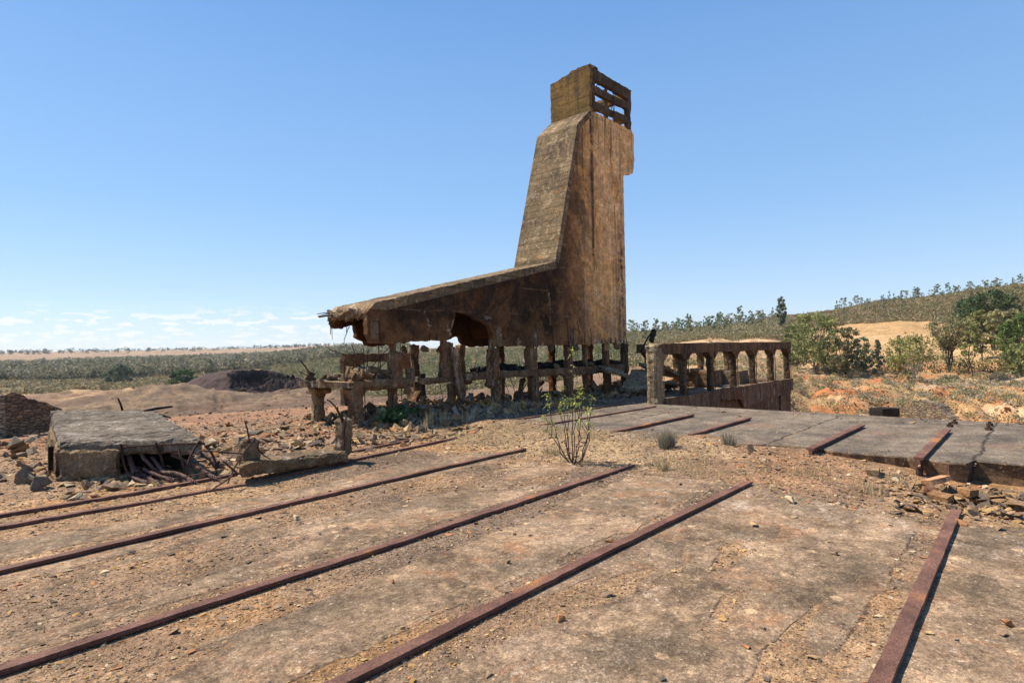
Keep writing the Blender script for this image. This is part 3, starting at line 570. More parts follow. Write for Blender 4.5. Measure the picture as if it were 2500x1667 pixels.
# pilaster stubs at the wall foot
for k,(x,z0,z1,w) in enumerate([(7.78,1.93,2.42,.22),(11.92,1.72,2.30,.20),(13.55,1.70,2.22,.22),(15.38,1.66,2.30,.22),(16.3,1.7,2.25,.13),(17.45,1.5,2.35,.3),(14.3,2.35,2.95,.10),(14.25,2.98,3.42,.14)]):
    mb=MB(); rbox(mb,(x,11.41,(z0+z1)/2),(w,.07 if k<6 else .035,z1-z0),seg=.06,amp=.02,seed=30+k); mb.build('spalled_patch',M_chunk if k in (1,2,3,6,7,0) else M_face,tower)
SP=[]; rs=random.Random(5)
for x in [8.9,9.4,9.62,13.3,14.4,15.2,15.9,16.1,16.5,17.1,17.7,18.0]:
    h=rs.uniform(.12,.24); SP.append((bent((x,11.385,1.78 if x>11 else 1.9),(x+rs.uniform(-.03,.03),11.38,(1.78 if x>11 else 1.9)+h),4,.05,int(x*9)),.012,.012))
for (a,b,s) in [((7.74,11.38,2.36),(7.95,11.38,2.36),0),((7.92,11.38,2.35),(7.98,11.38,1.75),.03),((7.74,11.38,2.06),(8.0,11.38,2.07),.02),((16.4,11.37,2.3),(16.42,11.36,1.5),.1),((13.5,11.37,2.3),(13.52,11.36,1.6),.12),((15.1,11.37,2.6),(15.16,11.37,1.7),.02),((15.7,11.38,2.55),(15.8,11.38,2.1),.05),((14.35,11.38,3.45),(14.36,11.38,2.9),0),((18.6,11.36,2.2),(18.72,11.33,.9),.04),((14.32,11.38,2.9),(14.36,11.38,2.0),.02)]:
    SP.append((bent(a,b,6,s,int(a[0]*7)),.013,.013))
bars(SP,tower,'exposed_rebar')
SP=[]
for (a,b,s,r) in [((7.8,13.0,2.62),(7.28,13.05,2.60),.06,.016),((7.8,12.8,2.66),(7.32,13.1,2.55),.05,.016),((7.75,13.05,2.6),(7.35,13.1,2.53),.02,.03),((7.62,13.05,2.62),(7.66,13.1,2.10),.05,.014),((7.6,12.9,2.6),(7.62,12.95,1.98),.02,.012),((8.1,12.95,2.3),(7.9,12.9,1.85),.15,.012),((7.7,12.4,2.55),(7.8,12.6,2.15),.12,.013),((7.7,12.1,2.5),(8.1,11.5,2.45),.1,.013),((7.6,11.45,2.6),(7.62,11.6,2.3),.1,.012)]:
    SP.append((bent(a,b,8,s,int(b[2]*70)),r,r*.6))
bars(SP,tower,'hanging_rebar')
# top box
bx=tag(empty('lattice_top_box',(18.1,12.3,9.8)),None); bx.parent=tower; bx.matrix_parent_inverse=Matrix.Translation(-tower.location)
def bpart(name,mat,fn_):
    mb=MB(); fn_(mb); o=link(name,None,None) if False else mb.build(name,mat,None); o.parent=bx; o.matrix_parent_inverse=Matrix.Translation(-bx.location); return o
bpart('side_panel',M_box,lambda mb:prism_poly(mb,[(11.40,9.80,.015),(13.13,9.78,.015),(13.14,11.28,.03),(12.5,11.38,.035),(11.9,11.50,.04),(11.40,11.46,.03)],'X',16.74,16.90,seg=.1,seed=8))
bpart('top_beam',M_lat,lambda mb:rbox(mb,(18.22,11.49,11.215),(2.60,.17,.40),seg=.1,amp=.02,seed=3,chips=1))
bpart('corner_post',M_lat,lambda mb:rbox(mb,(16.99,11.50,10.45),(.17,.18,1.15),seg=.08,amp=.02,seed=4))
bpart('middle_post',M_lat,lambda mb:rbox(mb,(17.95,11.55,10.45),(.14,.12,1.15),seg=.08,amp=.03,seed=5))
bpart('end_post',M_lat,lambda mb:rbox(mb,(19.36,11.50,10.40),(.26,.19,1.25),seg=.08,amp=.045,seed=6))
bpart('cross_bar',M_lat,lambda mb:beam(mb,(17.05,11.5,10.69),(19.3,11.5,10.76),.15,.26,seg=.1,amp=.02,seed=7,chips=1))
bpart('cross_bar',M_lat,lambda mb:beam(mb,(17.05,11.5,10.14),(19.3,11.5,10.22),.15,.26,seg=.1,amp=.022,seed=9,chips=1))
bpart('rear_beam',M_box,lambda mb:rbox(mb,(18.2,13.02,11.2),(2.6,.17,.36),seg=.12,amp=.02,seed=10))
bpart('rear_beam',M_box,lambda mb:rbox(mb,(18.2,13.02,10.2),(2.6,.17,.3),seg=.12,amp=.02,seed=12))
bpart('end_beam',M_box,lambda mb:rbox(mb,(19.4,12.26,11.2),(.17,1.33,.38),seg=.12,amp=.03,seed=11,chips=1))
bpart('end_beam',M_box,lambda mb:rbox(mb,(19.4,12.26,10.35),(.17,1.33,.3),seg=.12,amp=.03,seed=14,chips=1))
def crumbs(mb):
    for k in range(14): rbox(mb,(16.85+rng.random()*.45,11.5+rng.random()*.35,11.47+rng.random()*.05),(.1+.15*rng.random(),.1+.12*rng.random(),.04),rot=Matrix.Rotation(rng.normal(0,.3),4,'Y'),seg=.05,amp=.02,seed=k)
bpart('crumbled_mortar',M_chunk,crumbs)
SP=[]
for a,b,s in [((17.2,11.4,10.9),(16.95,11.38,10.2),.2),((18.2,11.4,11.0),(18.22,11.4,9.8),.03),((18.15,11.4,10.7),(18.3,11.4,9.85),.05),((17.9,11.4,10.5),(18.1,11.4,10.1),.1)]: SP.append((bent(a,b,8,s,int(b[0]*31)),.014,.014))
bars(SP,bx,'loose_rebar')
# ---- frame legs
def bracket(mb,x,z,w,y0,y1,seed=0): prism_poly(mb,[(x-w,z,.01),(x+w,z,.01),(x+.09,z-w*.9,.01),(x-.09,z-w*.9,.01)],'Y',y0,y1,seg=.08,seed=seed)
LEG=[(8.42,11.62,-.1,.80,.19,0),(10.22,11.52,-.1,.80,.19,.0),(11.88,11.52,-.1,.82,.24,0),(13.55,11.52,-.1,.82,.28,0),(15.3,11.52,-.1,.82,.26,0),(16.38,11.6,-.1,.82,.17,0),(17.6,11.52,-.1,.80,.25,0),(18.82,11.55,-.1,.82,.24,0)]
for k,(x,y,z0,z1,w,l) in enumerate(LEG):
    mb=MB(); rbox(mb,(x,y,(z0+z1)/2),(w,w*.95,z1-z0),seg=.05,amp=.020,seed=50+k,scale=8,chips=1.6)
    if k in (2,4): bracket(mb,x-.02,.82,.26,11.44,11.60,k)
    rbox(mb,(x+.02,y-.02,0),(w*1.5,w*1.5,.12),seg=.07,amp=.04,seed=70+k)
    tube(mb,bent((x-w*.25,y-w*.52,z0),(x-w*.2,y-w*.54,z1),5,.01,k),.012); mb.build('leg',M_frame,tower)
UP=[(8.46,11.56,.98,1.62,.31,.10),(10.02,11.5,.95,1.86,.27,.04),(11.78,11.5,1.0,1.66,.31,.03),(13.42,11.5,1.0,1.64,.34,.0),(15.3,11.5,1.0,1.75,.26,0),(16.36,11.6,1.0,1.8,.16,0),(17.5,11.5,1.0,1.8,.24,0),(18.76,11.52,.95,1.75,.27,0)]
for k,(x,y,z0,z1,w,tp) in enumerate(UP):
    mb=MB(); lean=Matrix.Rotation(.10 if k==1 else rng.normal(0,.012),4,'Y')
    rbox(mb,(x,y,(z0+z1)/2),(w,w*.85,z1-z0+.04),rot=lean,seg=.05,amp=.018,scale=8,seed=90+k,chips=1.6)
    rbox(mb,(x-w*.15,y+.02,(1.55+1.82)/2+.05),(w*.55,w*.5,.42),seg=.06,amp=.035,seed=110+k)
    for s in (-.3,.2): tube(mb,bent((x+w*s,y-w*.45,z0),(x+w*s+.01,y-w*.46,1.85),6,.02,k*3+int(s*10)),.011)
    mb.build('upper_leg',M_frame,tower)
mb=MB(); prism_poly(mb,[(10.05,1.75,.02),(10.28,1.72,.02),(10.34,1.2,.03),(10.52,.62,.03),(10.48,.30,.02),(10.36,.34,.03),(10.20,.7,.03),(10.12,1.1,.02)],'Y',11.28,11.40,seg=.07,seed=12); mb.build('hanging_slab_piece',M_frame,tower)
for k,(x0,x1,z0,z1,h) in enumerate([(7.2,8.93,.90,.88,.22),(9.12,10.1,.89,.92,.13),(10.05,11.95,.94,.94,.20),(11.95,13.6,.94,.92,.19),(13.55,15.35,.91,.90,.21),(15.3,18.95,.90,.88,.24)]):
    mb=MB(); beam(mb,(x0,11.50,z0),(x1,11.50,z1),.20,h*1.08,seg=.07,amp=.034,seed=130+k,chips=1)
    for q in range(int((x1-x0)/.35)): tube(mb,[(x0+.15+q*.35,11.385,z0-h*.5),(x0+.17+q*.35,11.383,z0+h*.3)],.008,4)
    tube(mb,bent((x0+.1,11.39,z0-.07),(x1-.1,11.39,z1-.08),12,.01,k),.012,5)
    mb.build('floor_beam',M_frame,tower)
for k,x in enumerate((10.2,11.95,13.7,15.2,16.35,17.4,18.7)):
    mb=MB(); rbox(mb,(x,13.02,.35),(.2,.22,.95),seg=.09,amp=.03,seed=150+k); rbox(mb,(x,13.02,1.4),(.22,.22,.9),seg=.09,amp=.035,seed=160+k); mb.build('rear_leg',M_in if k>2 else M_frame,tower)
mb=MB(); beam(mb,(11.9,13.0,.9),(18.8,13.0,.88),.2,.2,seg=.1,amp=.03,seed=170); mb.build('rear_beam',M_frame,tower)
mb=MB()   # rubble lying between the floor beams
for k in range(190):
    x=12.0+6.9*rng.random()**.7; y=11.6+1.35*rng.random(); s=.10+.22*rng.random(); rbox(mb,(x,y,1.0+.06*rng.random()+.10*(x>14.5)*rng.random()),(s*1.5,s,s*.5),rot=Matrix.Rotation(rng.normal(0,.4),4,'Y')@Matrix.Rotation(rng.random()*3,4,'Z'),seg=.12,amp=.04,seed=k)
rbox(mb,(12.75,12.2,1.12),(.75,.8,.10),rot=Matrix.Rotation(-.12,4,'Y'),seg=.1,amp=.04,seed=3)
rbox(mb,(15.4,12.3,.93),(6.9,1.2,.08),seg=.2,amp=.02,seed=4)
mb.build('floor_debris',M_dark,tower)
rs=random.Random(77)
for k in range(16):
    x=rs.uniform(8.6,18.6); y=rs.choice([11.45,11.5,12.9]); z=rs.choice([.72,1.08,1.66,1.7]); mb=MB()
    rbox(mb,(x,y,z),(rs.uniform(.12,.3),rs.uniform(.1,.2),rs.uniform(.12,.3)),rot=Matrix.Rotation(rs.uniform(-.6,.6),4,'Y'),seg=.05,amp=.045,seed=300+k); mb.build('clinging_lump',M_frame if k%2 else M_chunk,tower)
SP=[]
for k in range(34):
    x=rs.uniform(8.3,18.8); z=rs.choice([1.75,1.8,.8,.85,1.0]); L=rs.uniform(.2,.65); up=-1 if rs.random()<.7 else 1
    SP.append((bent((x,11.38,z),(x+rs.uniform(-.3,.3),11.36+rs.uniform(-.12,.05),z+up*L),7,rs.uniform(.03,.2),k+400),.010,.008))
bars(SP,tower,'bent_rebar')
for k,(a,b,w) in enumerate([((12.9,11.6,.0),(13.5,11.9,.75),.16),((9.3,12.2,.0),(10.0,12.6,.55),.18),((16.8,11.9,.05),(17.3,12.3,.7),.15),((14.3,12.6,.0),(14.9,12.2,.6),.14),((11.0,12.4,.05),(12.0,12.1,.35),.2)]):
    mb=MB(); beam(mb,a,b,w,w*.8,seg=.06,amp=.03,seed=420+k,chips=1); tag(mb.build('fallen_beam_piece',M_frame),'broken beam length propped in the rubble, %s from the left below the tower'%ordinal([3,1,5,4,2][k]),'beam piece','beam pieces below the tower')
# left floor remnant on its own two columns
mb=MB(); poly=[(6.95,13.35),(6.8,12.8),(6.92,12.1),(7.08,11.36),(7.6,11.32),(8.85,11.36),(8.8,12.2),(8.7,13.35),(8.3,13.5)]
Q=[]; rs=random.Random(9)
for i in range(len(poly)):
    p,q=poly[i],poly[(i+1)%len(poly)]; k=max(1,int(math.hypot(q[0]-p[0],q[1]-p[1])/.1))
    for t in range(k): Q.append((p[0]+(q[0]-p[0])*t/k+rs.uniform(-.03,.03),p[1]+(q[1]-p[1])*t/k+rs.uniform(-.03,.03)))
n=len(Q); mb.add([(*p,1.0+.02*math.sin(p[0]*5)) for p in Q]+[(p[0]+rs.uniform(-.04,.04),p[1]+rs.uniform(-.03,.05),.86) for p in Q],[tuple(range(n)),tuple(range(2*n-1,n-1,-1))]+[(i,(i+1)%n,(i+1)%n+n,i+n) for i in range(n)])
for k in range(60):
    t=rng.random(); x=7.9+rng.normal(0,.45); y=12.2+rng.normal(0,.45); hgt=max(0,.32-.35*abs(x-7.9)); s=.08+.16*rng.random()
    x=min(max(x,6.8),9.3); y=min(max(y,11.5),13.2)
    rbox(mb,(x,y,1.02+hgt*rng.random()),(s*1.5,s,s*.7),rot=Matrix.Rotation(rng.normal(0,.6),4,'Y')@Matrix.Rotation(rng.random()*3,4,'Z'),seg=.08,amp=.03,seed=k+9)
mb.build('floor_slab_remnant',M_chunk,tower)
mb=MB(); rbox(mb,(7.38,13.25,.36),(.27,.27,.98),seg=.06,amp=.04,seed=200,chips=1); rbox(mb,(7.38,13.2,.76),(.5,.45,.2),seg=.07,amp=.04,seed=201); mb.build('leg',M_yel,tower)
mb=MB(); rbox(mb,(7.32,11.50,.45),(.29,.30,1.15),seg=.06,amp=.035,seed=202,chips=1); rbox(mb,(7.34,11.5,1.10),(.26,.3,.25),seg=.06,amp=.06,seed=203); bracket(mb,7.3,.82,.3,11.4,11.58,4); mb.build('leg',M_frame,tower)
SP=[]
for (a,b,s,r) in [((7.9,12.3,1.15),(7.75,12.3,1.85),.05,.012),((8.05,12.2,1.1),(8.02,12.2,1.75),.04,.014),((8.2,12.3,1.1),(8.22,12.3,1.72),.04,.014),((8.35,12.1,1.1),(8.38,12.1,1.8),.03,.014),((8.5,12.2,1.1),(8.52,12.2,1.7),.05,.014),((8.1,12.1,1.2),(8.75,11.9,1.9),.06,.012),((7.95,12.2,1.3),(7.2,12.4,1.75),.25,.012),((8.2,12.0,1.15),(8.85,12.0,1.65),.02,.012),((6.9,12.6,1.05),(6.65,12.7,1.5),.03,.02),((6.95,12.5,1.05),(6.55,12.6,1.25),.1,.012),((7.0,12.9,.9),(6.3,13.0,.8),.2,.012),((7.2,11.4,.3),(7.0,11.2,.1),.2,.012),((7.5,11.35,.0),(7.45,11.35,1.1),.02,.013),((8.3,11.5,.85),(8.34,11.5,.1),.04,.01),((8.6,11.5,.85),(8.62,11.5,.2),.06,.01),((10.5,11.4,.8),(10.3,11.4,.1),.12,.012),((10.7,11.4,.82),(10.55,11.4,.3),.1,.012),((12.2,11.5,.8),(12.4,11.4,.1),.1,.01),((11.3,11.4,.8),(10.9,11.35,.72),.15,.01),((13.3,11.6,.6),(12.7,11.5,.05),.02,.016)]:
    SP.append((bent(a,b,8,s,int(b[2]*97)),r,r*.8))
bars(SP,tower,'bent_rebar')
mb=MB(); rbox(mb,(6.9,12.75,1.12),(.22,.08,.28),rot=Matrix.Rotation(.5,4,'Y'),seg=.06,amp=.03,seed=1); mb.build('leaning_fragment',M_chunk,tower)
# ---- portal frame behind
pf=tag(empty('portal_frame',(12.7,18.4,-.15)),'small far concrete portal frame seen through the gap under the wing','portal frame')
mb=MB(); rbox(mb,(12.75,18.4,1.45),(3.2,.28,.32),seg=.12,amp=.03,seed=1,chips=1); prism_poly(mb,[(11.25,1.32,.01),(12.1,1.32,.01),(11.75,1.06,.02),(11.35,1.1,.02)],'Y',18.28,18.5,seed=1); prism_poly(mb,[(13.5,1.32,.01),(14.3,1.32,.01),(14.3,.9,.01),(14.05,.9,.01)],'Y',18.28,18.5,seed=2); mb.build('beam',M_gal,pf)
for k,x in enumerate((11.32,14.25)):
    mb=MB(); rbox(mb,(x,18.42,.55),(.26,.28,1.6),seg=.1,amp=.03,seed=3+k); mb.build('leg',M_gal,pf)
mb=MB(); rbox(mb,(14.75,18.4,.25),(.24,.25,1.05),seg=.1,amp=.04,seed=7); tag(mb.build('charred_post',M_dark),'short blackened post just right of the far portal frame','post')
# ------------------------------------------------------------------ gallery
gal=tag(empty('concrete_gallery',(21,9.6,0)),'long open concrete gallery with haunched posts over a streaked retaining wall, right of the tower','gallery')
mb=MB(); prism_poly(mb,[(15.06,1.42,.02),(27.08,1.43,.01),(27.10,1.735,.012),(24,1.73,.012),(18,1.735,.012),(15.55,1.73,.03),(15.3,1.70,.03),(15.06,1.60,.04)],'Y',8.2,8.5,seg=.14,seed=1); mb.build('top_beam',M_gal,gal)
mb=MB(); rbox(mb,(15.28,8.36,.78),(.48,.32,1.86),seg=.06,amp=.035,seed=2,chips=1); prism_poly(mb,[(15.4,1.425,.01),(15.85,1.425,.01),(15.54,1.18,.02),(15.4,1.1,.01)],'Y',8.22,8.46,seed=6)
for a in (.0,.14): tube(mb,bent((15.08+a*2.8,8.19,.05),(15.08+a*2.8,8.19,1.5),10,.01,int(a*50)),.012)
mb.build('corner_pillar',M_yel,gal)
for k,(x,w) in enumerate([(17.05,.19),(19.05,.18),(21.0,.17),(22.85,.17),(24.9,.24),(26.93,.24)]):
    mb=MB(); rbox(mb,(x,8.36,.62),(w,.22,1.25),seg=.05,amp=.022,scale=8,seed=10+k,chips=1.6)
    prism_poly(mb,[(x-.40,1.425,.01),(x+.38 if k<5 else x+.13,1.425,.01),(x+w*.47,1.20,.02),(x-w*.47,1.20,.02)],'Y',8.22,8.48,seg=.12,seed=20+k)
    tube(mb,bent((x+w*.2,8.2,.1),(x+w*.25,8.2,1.6),10,.012,k),.013)
    mb.build('post',M_gal,gal)
mb=MB(); rbox(mb,(23.2,11.0,1.57),(8.5,.28,.32),seg=.2,amp=.025,seed=30,chips=1); mb.build('rear_beam',M_gal,gal)
for k,x in enumerate((19.6,21.9,24.1,26.9)):
    mb=MB(); rbox(mb,(x,11.0,.7),(.22,.26,1.45),seg=.1,amp=.04,seed=40+k)
    prism_poly(mb,[(x-.38,1.42),(x+.38,1.42),(x+.1,1.2),(x-.1,1.2)],'Y',10.9,11.1,seed=20+k); mb.build('rear_post',M_gal,gal)
mb=MB(); rbox(mb,(26.97,9.7,1.58),(.24,2.4,.3),seg=.2,amp=.02,seed=31); mb.build('end_beam',M_gal,gal)
mb=MB(); prism_poly(mb,[(15.1,-7),(26.9,-7),(26.9,.12,.015),(25.3,.13,.015),(20,.12,.02),(17,.12,.02),(15.5,.10,.02),(15.1,.02)],'Y',8.26,8.5,seg=.15,seed=3); mb.build('retaining_wall',M_wallr,gal)
# wall band standing proud above a broken undercut
mb=MB(); prism_poly(mb,[(15.5,.13,.012),(20,.14,.012),(25.3,.15,.012),(25.32,-.48,.02),(23.5,-.55,.03),(21.4,-.62,.04),(21.0,-.30,.05),(19.2,-.22,.05),(18.2,-.45,.05),(16,-.55,.03),(15.5,-.5,.02)],'Y',8.13,8.262,seg=.12,seed=5); mb.build('wall_band',M_wallr,gal)
mb=MB(); rbox(mb,(26.3,8.9,-.12),(1.65,1.5,.52),seg=.15,amp=.02,seed=60); mb.build('end_block',M_wallr,gal)
mb=MB(); rbox(mb,(26.2,8.85,-3.6),(1.35,1.3,6.6),seg=.35,amp=.02,seed=61); mb.build('end_pier',M_wallr,gal)
mb=MB(); rbox(mb,(20.95,9.92,-.12),(11.9,2.85,.24),seg=.3,amp=.01,seed=62); mb.build('floor',M_slab,gal)
# things inside the gallery
mb=MB(); rbox(mb,(24.95,10.1,.28),(1.5,1.3,.54),rot=Matrix.Rotation(.1,4,'Z'),seg=.1,amp=.012,seed=1,taper=.08)
for k in range(4): tube(mb,[(24.55+.25*k,10.1,.5),(24.55+.25*k,10.1,.70)],.02)
tag(mb.build('machine_plinth',M_chunk),'tan concrete plinth with four bolt stubs standing inside the gallery','plinth')
mb=MB(); rbox(mb,(22.6,10.3,.33),(1.3,1.2,.66),seg=.1,amp=.03,seed=2); tag(mb.build('concrete_block',M_frame),'brown rough concrete block left of the bolted plinth inside the gallery','block')
for k,(c,s,ry,rx,mt,lb) in enumerate([((19.3,10.2,.75),(1.9,1.1,.12),.25,.1,M_yel,'long thin broken slab leaning across the rubble, uppermost behind the corner pillar'),((17.9,10.4,.48),(1.5,1.0,.13),-.42,.15,M_yel,'ochre lichened slab tilted steeply left of the gallery corner pillar'),((18.6,9.9,.30),(1.6,1.0,.14),.12,-.1,M_chunk,'broken slab lying low in the shade beneath the ochre tilted slab'),((20.9,10.2,.52),(1.7,.9,.13),.22,-.2,M_frame,'brown slab sagging from the rubble towards the plinths'),((17.2,11.0,.82),(1.2,.9,.10),.08,.25,M_yel,'thin flaky slab layer on top of the rubble right of the last tower leg')]):
    mb=MB(); rbox(mb,c,s,rot=Matrix.Rotation(ry,4,'Y')@Matrix.Rotation(rx,4,'X')@Matrix.Rotation(.2*k,4,'Z'),seg=.09,amp=.04,seed=20+k,chips=1); tag(mb.build('collapsed_slab',mt),lb,'slab','collapsed slabs piled beside the gallery pillar')
mb=MB(); tube(mb,bent((18.92,10.9,1.45),(19.5,10.8,2.15),6,.04,3),.03); rbox(mb,(19.62,10.8,2.05),(.22,.14,.55),rot=Matrix.Rotation(.5,4,'Y'),seg=.07,amp=.03,seed=4); tag(mb.build('dangling_fragment',M_dark),'dark paddle-shaped concrete lump sticking up right of the tower foot','debris')
# ------------------------------------------------------------------ big fallen slab with wire ropes
fs=tag(empty('fallen_slab',(2.6,11,-.12)),'big grey fallen concrete slab at left with a hollow broken end full of wire rope','slab')
def hexa(mb,B,Tp,nx,ny,nz_,amp,seed,scale=4):
    """B,T: 4 bottom/top corners NL,NR,FR,FL"""
    B=[Vector(p) for p in B]; Tp=[Vector(p) for p in Tp]
    def P(i,j,k):
        u,v,w=i/nx,j/ny,k/nz_; b=(B[0]*(1-u)+B[1]*u)*(1-v)+(B[3]*(1-u)+B[2]*u)*v; t=(Tp[0]*(1-u)+Tp[1]*u)*(1-v)+(Tp[3]*(1-u)+Tp[2]*u)*v
        p=b*(1-w)+t*w; e=sum((i in (0,nx),j in (0,ny),k in (0,nz_))); d=fn(p,scale,seed)*amp+fn(p,scale*3.5,seed)*amp*.5
        if e>=2: cc=(B[0]+B[1]+B[2]+B[3]+Tp[0]+Tp[1]+Tp[2]+Tp[3])/8; q=(cc-p).normalized(); d+=q*amp*(1+3*max(0,mnoise.noise(p*5)))
        return p+d
    idx={};V=[];F=[]
    def g(i,j,k):
        if (i,j,k) not in idx: idx[(i,j,k)]=len(V); V.append(P(i,j,k))
        return idx[(i,j,k)]
    for i in range(nx):
        for j in range(ny):
            for k in (0,nz_): F.append((g(i,j,k),g(i+1,j,k),g(i+1,j+1,k),g(i,j+1,k)))
    for i in range(nx):
        for k in range(nz_):
            for j in (0,ny): F.append((g(i,j,k),g(i+1,j,k),g(i+1,j,k+1),g(i,j,k+1)))
    for j in range(ny):
        for k in range(nz_):
            for i in (0,nx): F.append((g(i,j,k),g(i,j+1,k),g(i,j+1,k+1),g(i,j,k+1)))
    mb.add(V,F)
NL,NR,FR,FL=(1.76,10.32),(3.22,9.03),(3.80,13.2),(2.35,14.5)
lerp=lambda a,b,t:tuple(a[i]+(b[i]-a[i])*t for i in range(len(a)))
mb=MB(); hexa(mb,[(*NL,.28),(*NR,.22),(*FR,.36),(*FL,.40)],[(*NL,.46),(*NR,.43),(*FR,.58),(*FL,.63)],30,64,4,.032,1,6); 
mb.build('top_slab',M_grey,fs)
MN=lerp(NL,NR,.44); inner=lambda p,q,t,zz:(*lerp(p,q,t),zz)
mb=MB(); hexa(mb,[(NL[0]-.03,NL[1]-.06,-.12),(MN[0]-.03,MN[1]-.07,-.14),(MN[0]+.45,MN[1]+3.6,-.1),(FL[0]-.12,FL[1]-.3,-.1)],[(NL[0]-.04,NL[1]-.05,.40),(MN[0]-.04,MN[1]-.06,.38),(MN[0]+.45,MN[1]+3.8,.44),(FL[0],FL[1],.45)],14,44,8,.065,2,3.2); mb.build('solid_side',M_chunk,fs)
mb=MB(); hexa(mb,[(MN[0]+.1,MN[1]+.75,-.14),(NR[0]-.0,NR[1]+.85,-.14),(FR[0],FR[1],-.1),(MN[0]+.4,MN[1]+3.,-.1)],[(MN[0]+.1,MN[1]+.75,.32),(NR[0]+.03,NR[1]+.35,.30),(FR[0],FR[1],.41),(MN[0]+.4,MN[1]+3,.42)],16,24,6,.05,3); mb.build('cavity_shade_core',M_dark,fs)  # solid block behind the cavity; its dark colour paints in the shade there
mb=MB(); rs=random.Random(2)
for k,(u,a) in enumerate([(.02,0),(.42,1),(.66,2),(.97,3)]):
    p=lerp(NL,NR,u); 
    if k==0: continue
    tube(mb,bent((p[0],p[1]-.02,.42),(p[0]+rs.uniform(-.25,.1),p[1]-.12,-.08),7,.08,k),.016)
tube(mb,bent((MN[0],MN[1]-.02,.37),(NR[0],NR[1]-.02,.385),10,.01,5),.014)
tube(mb,bent((NR[0]+.02,NR[1],.35),(NR[0]+.12,NR[1]-.15,-.05),8,.2,6),.018); tube(mb,bent((NR[0]-.3,NR[1]+.1,.33),(NR[0]-.25,NR[1]-.05,-.05),8,.05,7),.018)
mb.build('rebar',M_rebar,fs)
mb=MB(); 
for y in (10.9,11.7,12.6): 
    t=(y-9.6)/4.4; a=lerp((1.9,10.2+.0),(2.35,14.4),(y-10.2)/4.2); 
rbox(mb,(1.78,11.0,.10),(.07,.05,.5),seg=.08,amp=.01,seed=3); mb.build('timber_stake',M_dark,fs)
def rope(a,b,sag,seed,label,r=.023,fray=True):
    P=bent(a,b,22,sag,seed); mb=MB(); n=6
    for s in range(n):
        pts=[]
        for i,p in enumerate(P):
            t=(P[min(i+1,len(P)-1)]-P[max(i-1,0)]).normalized(); u=t.cross(Vector((0,0,1))).normalized(); w=t.cross(u)
            L=(Vector(b)-Vector(a)).length*i/22; an=2*math.pi*s/n+L*2*math.pi/.22; op=1.0 if not fray or i<17 else 1+(i-17)*.35
            pts.append(p+(u*math.cos(an)+w*math.sin(an))*r*.62*op)
        tube(mb,pts,r*.42,5)
    if fray:
        rs=random.Random(seed)
        for k in range(14):
            q=P[-1]+Vector((rs.gauss(0,.03),rs.gauss(0,.03),rs.gauss(0,.02))); d=(P[-1]-P[-5]).normalized(); tube(mb,bent(P[-3]+(q-P[-1])*.3,q+d*rs.uniform(.05,.2)+Vector((rs.gauss(0,.04),rs.gauss(0,.04),rs.gauss(0,.03))),4,.1,k+seed),.004,4)
    return tag(mb.build('wire_rope',M_rope),label,'wire rope','frayed wire ropes spilling from the slab')
def on(u,dy,z): p=lerp(NL,NR,u); return (p[0]-.3*dy*.7,p[1]-dy,z)
rope(on(.50,-.35,.28),on(.53,.05,-.02),.12,1,'coiled strand of rope at the left of the slab cavity, against its solid side',r=.034)
rope(on(.50,-.1,.02),on(.66,.42,-.10),.06,2,'lowest left wire rope lying out on the ground from the cavity')
rope(on(.58,.02,.05),on(.78,.30,-.10),.08,3,'wire rope lying below the bent hanging pair, second from the left on the ground')
rope(on(.56,-.15,.26),on(.70,.05,-.04),.20,4,'looped wire rope arching down in the left half of the cavity',fray=False)
rope(on(.72,.0,.02),on(.86,.42,-.11),.06,5,'reddish badly frayed rope end fanning out in the middle')
rope(on(.78,-.1,.22),on(1.02,.20,-.06),.05,6,'straight wire rope slanting down to the right corner of the cavity',fray=False)
rope(on(.98,-.5,.22),on(1.12,-.3,.02),.1,7,'thick rope end poking out right of the slab corner',r=.034)
rope(on(.46,.02,.0),on(.60,.36,-.10),.07,8,'short frayed rope nearest the solid side of the slab')
rope(on(.64,-.1,.2),on(.76,.2,-.06),.12,9,'rope bending down in the middle of the cavity beside the loose rebar',fray=False)
rope(on(.68,.1,.0),on(.90,.5,-.11),.09,10,'rope end lying farthest out towards the rail')
rope(on(.88,.0,.1),on(1.06,.34,-.10),.06,11,'rope lying below the right corner of the slab')
# fallen beam with two stub posts
fb=tag(empty('fallen_beam',(4.2,8.3,-.1)),'fallen concrete beam with a broken stub post at each end, lying across two rails','fallen beam')
mb=MB(); hexa(mb,[(3.30,7.98,.00),(5.08,8.16,-.08),(5.22,8.75,-.06),(3.5,8.5,.0)],[(3.28,7.94,.20),(5.05,8.12,.09),(5.25,8.75,.10),(3.5,8.45,.20)],34,9,5,.03,4,5); mb.build('beam',M_chunk,fb)
mb=MB(); rbox(mb,(3.52,8.22,.33),(.26,.26,.34),rot=.3,seg=.05,amp=.035,seed=5,chips=1,taper=.25); mb.build('stub_post',M_chunk,fb)
mb=MB(); rbox(mb,(5.10,8.38,.30),(.22,.24,.60),rot=Matrix.Rotation(.03,4,'Y')@Matrix.Rotation(.3,4,'Z'),seg=.05,amp=.03,seed=6,chips=1); mb.build('stub_post',M_chunk,fb)
SP=[]
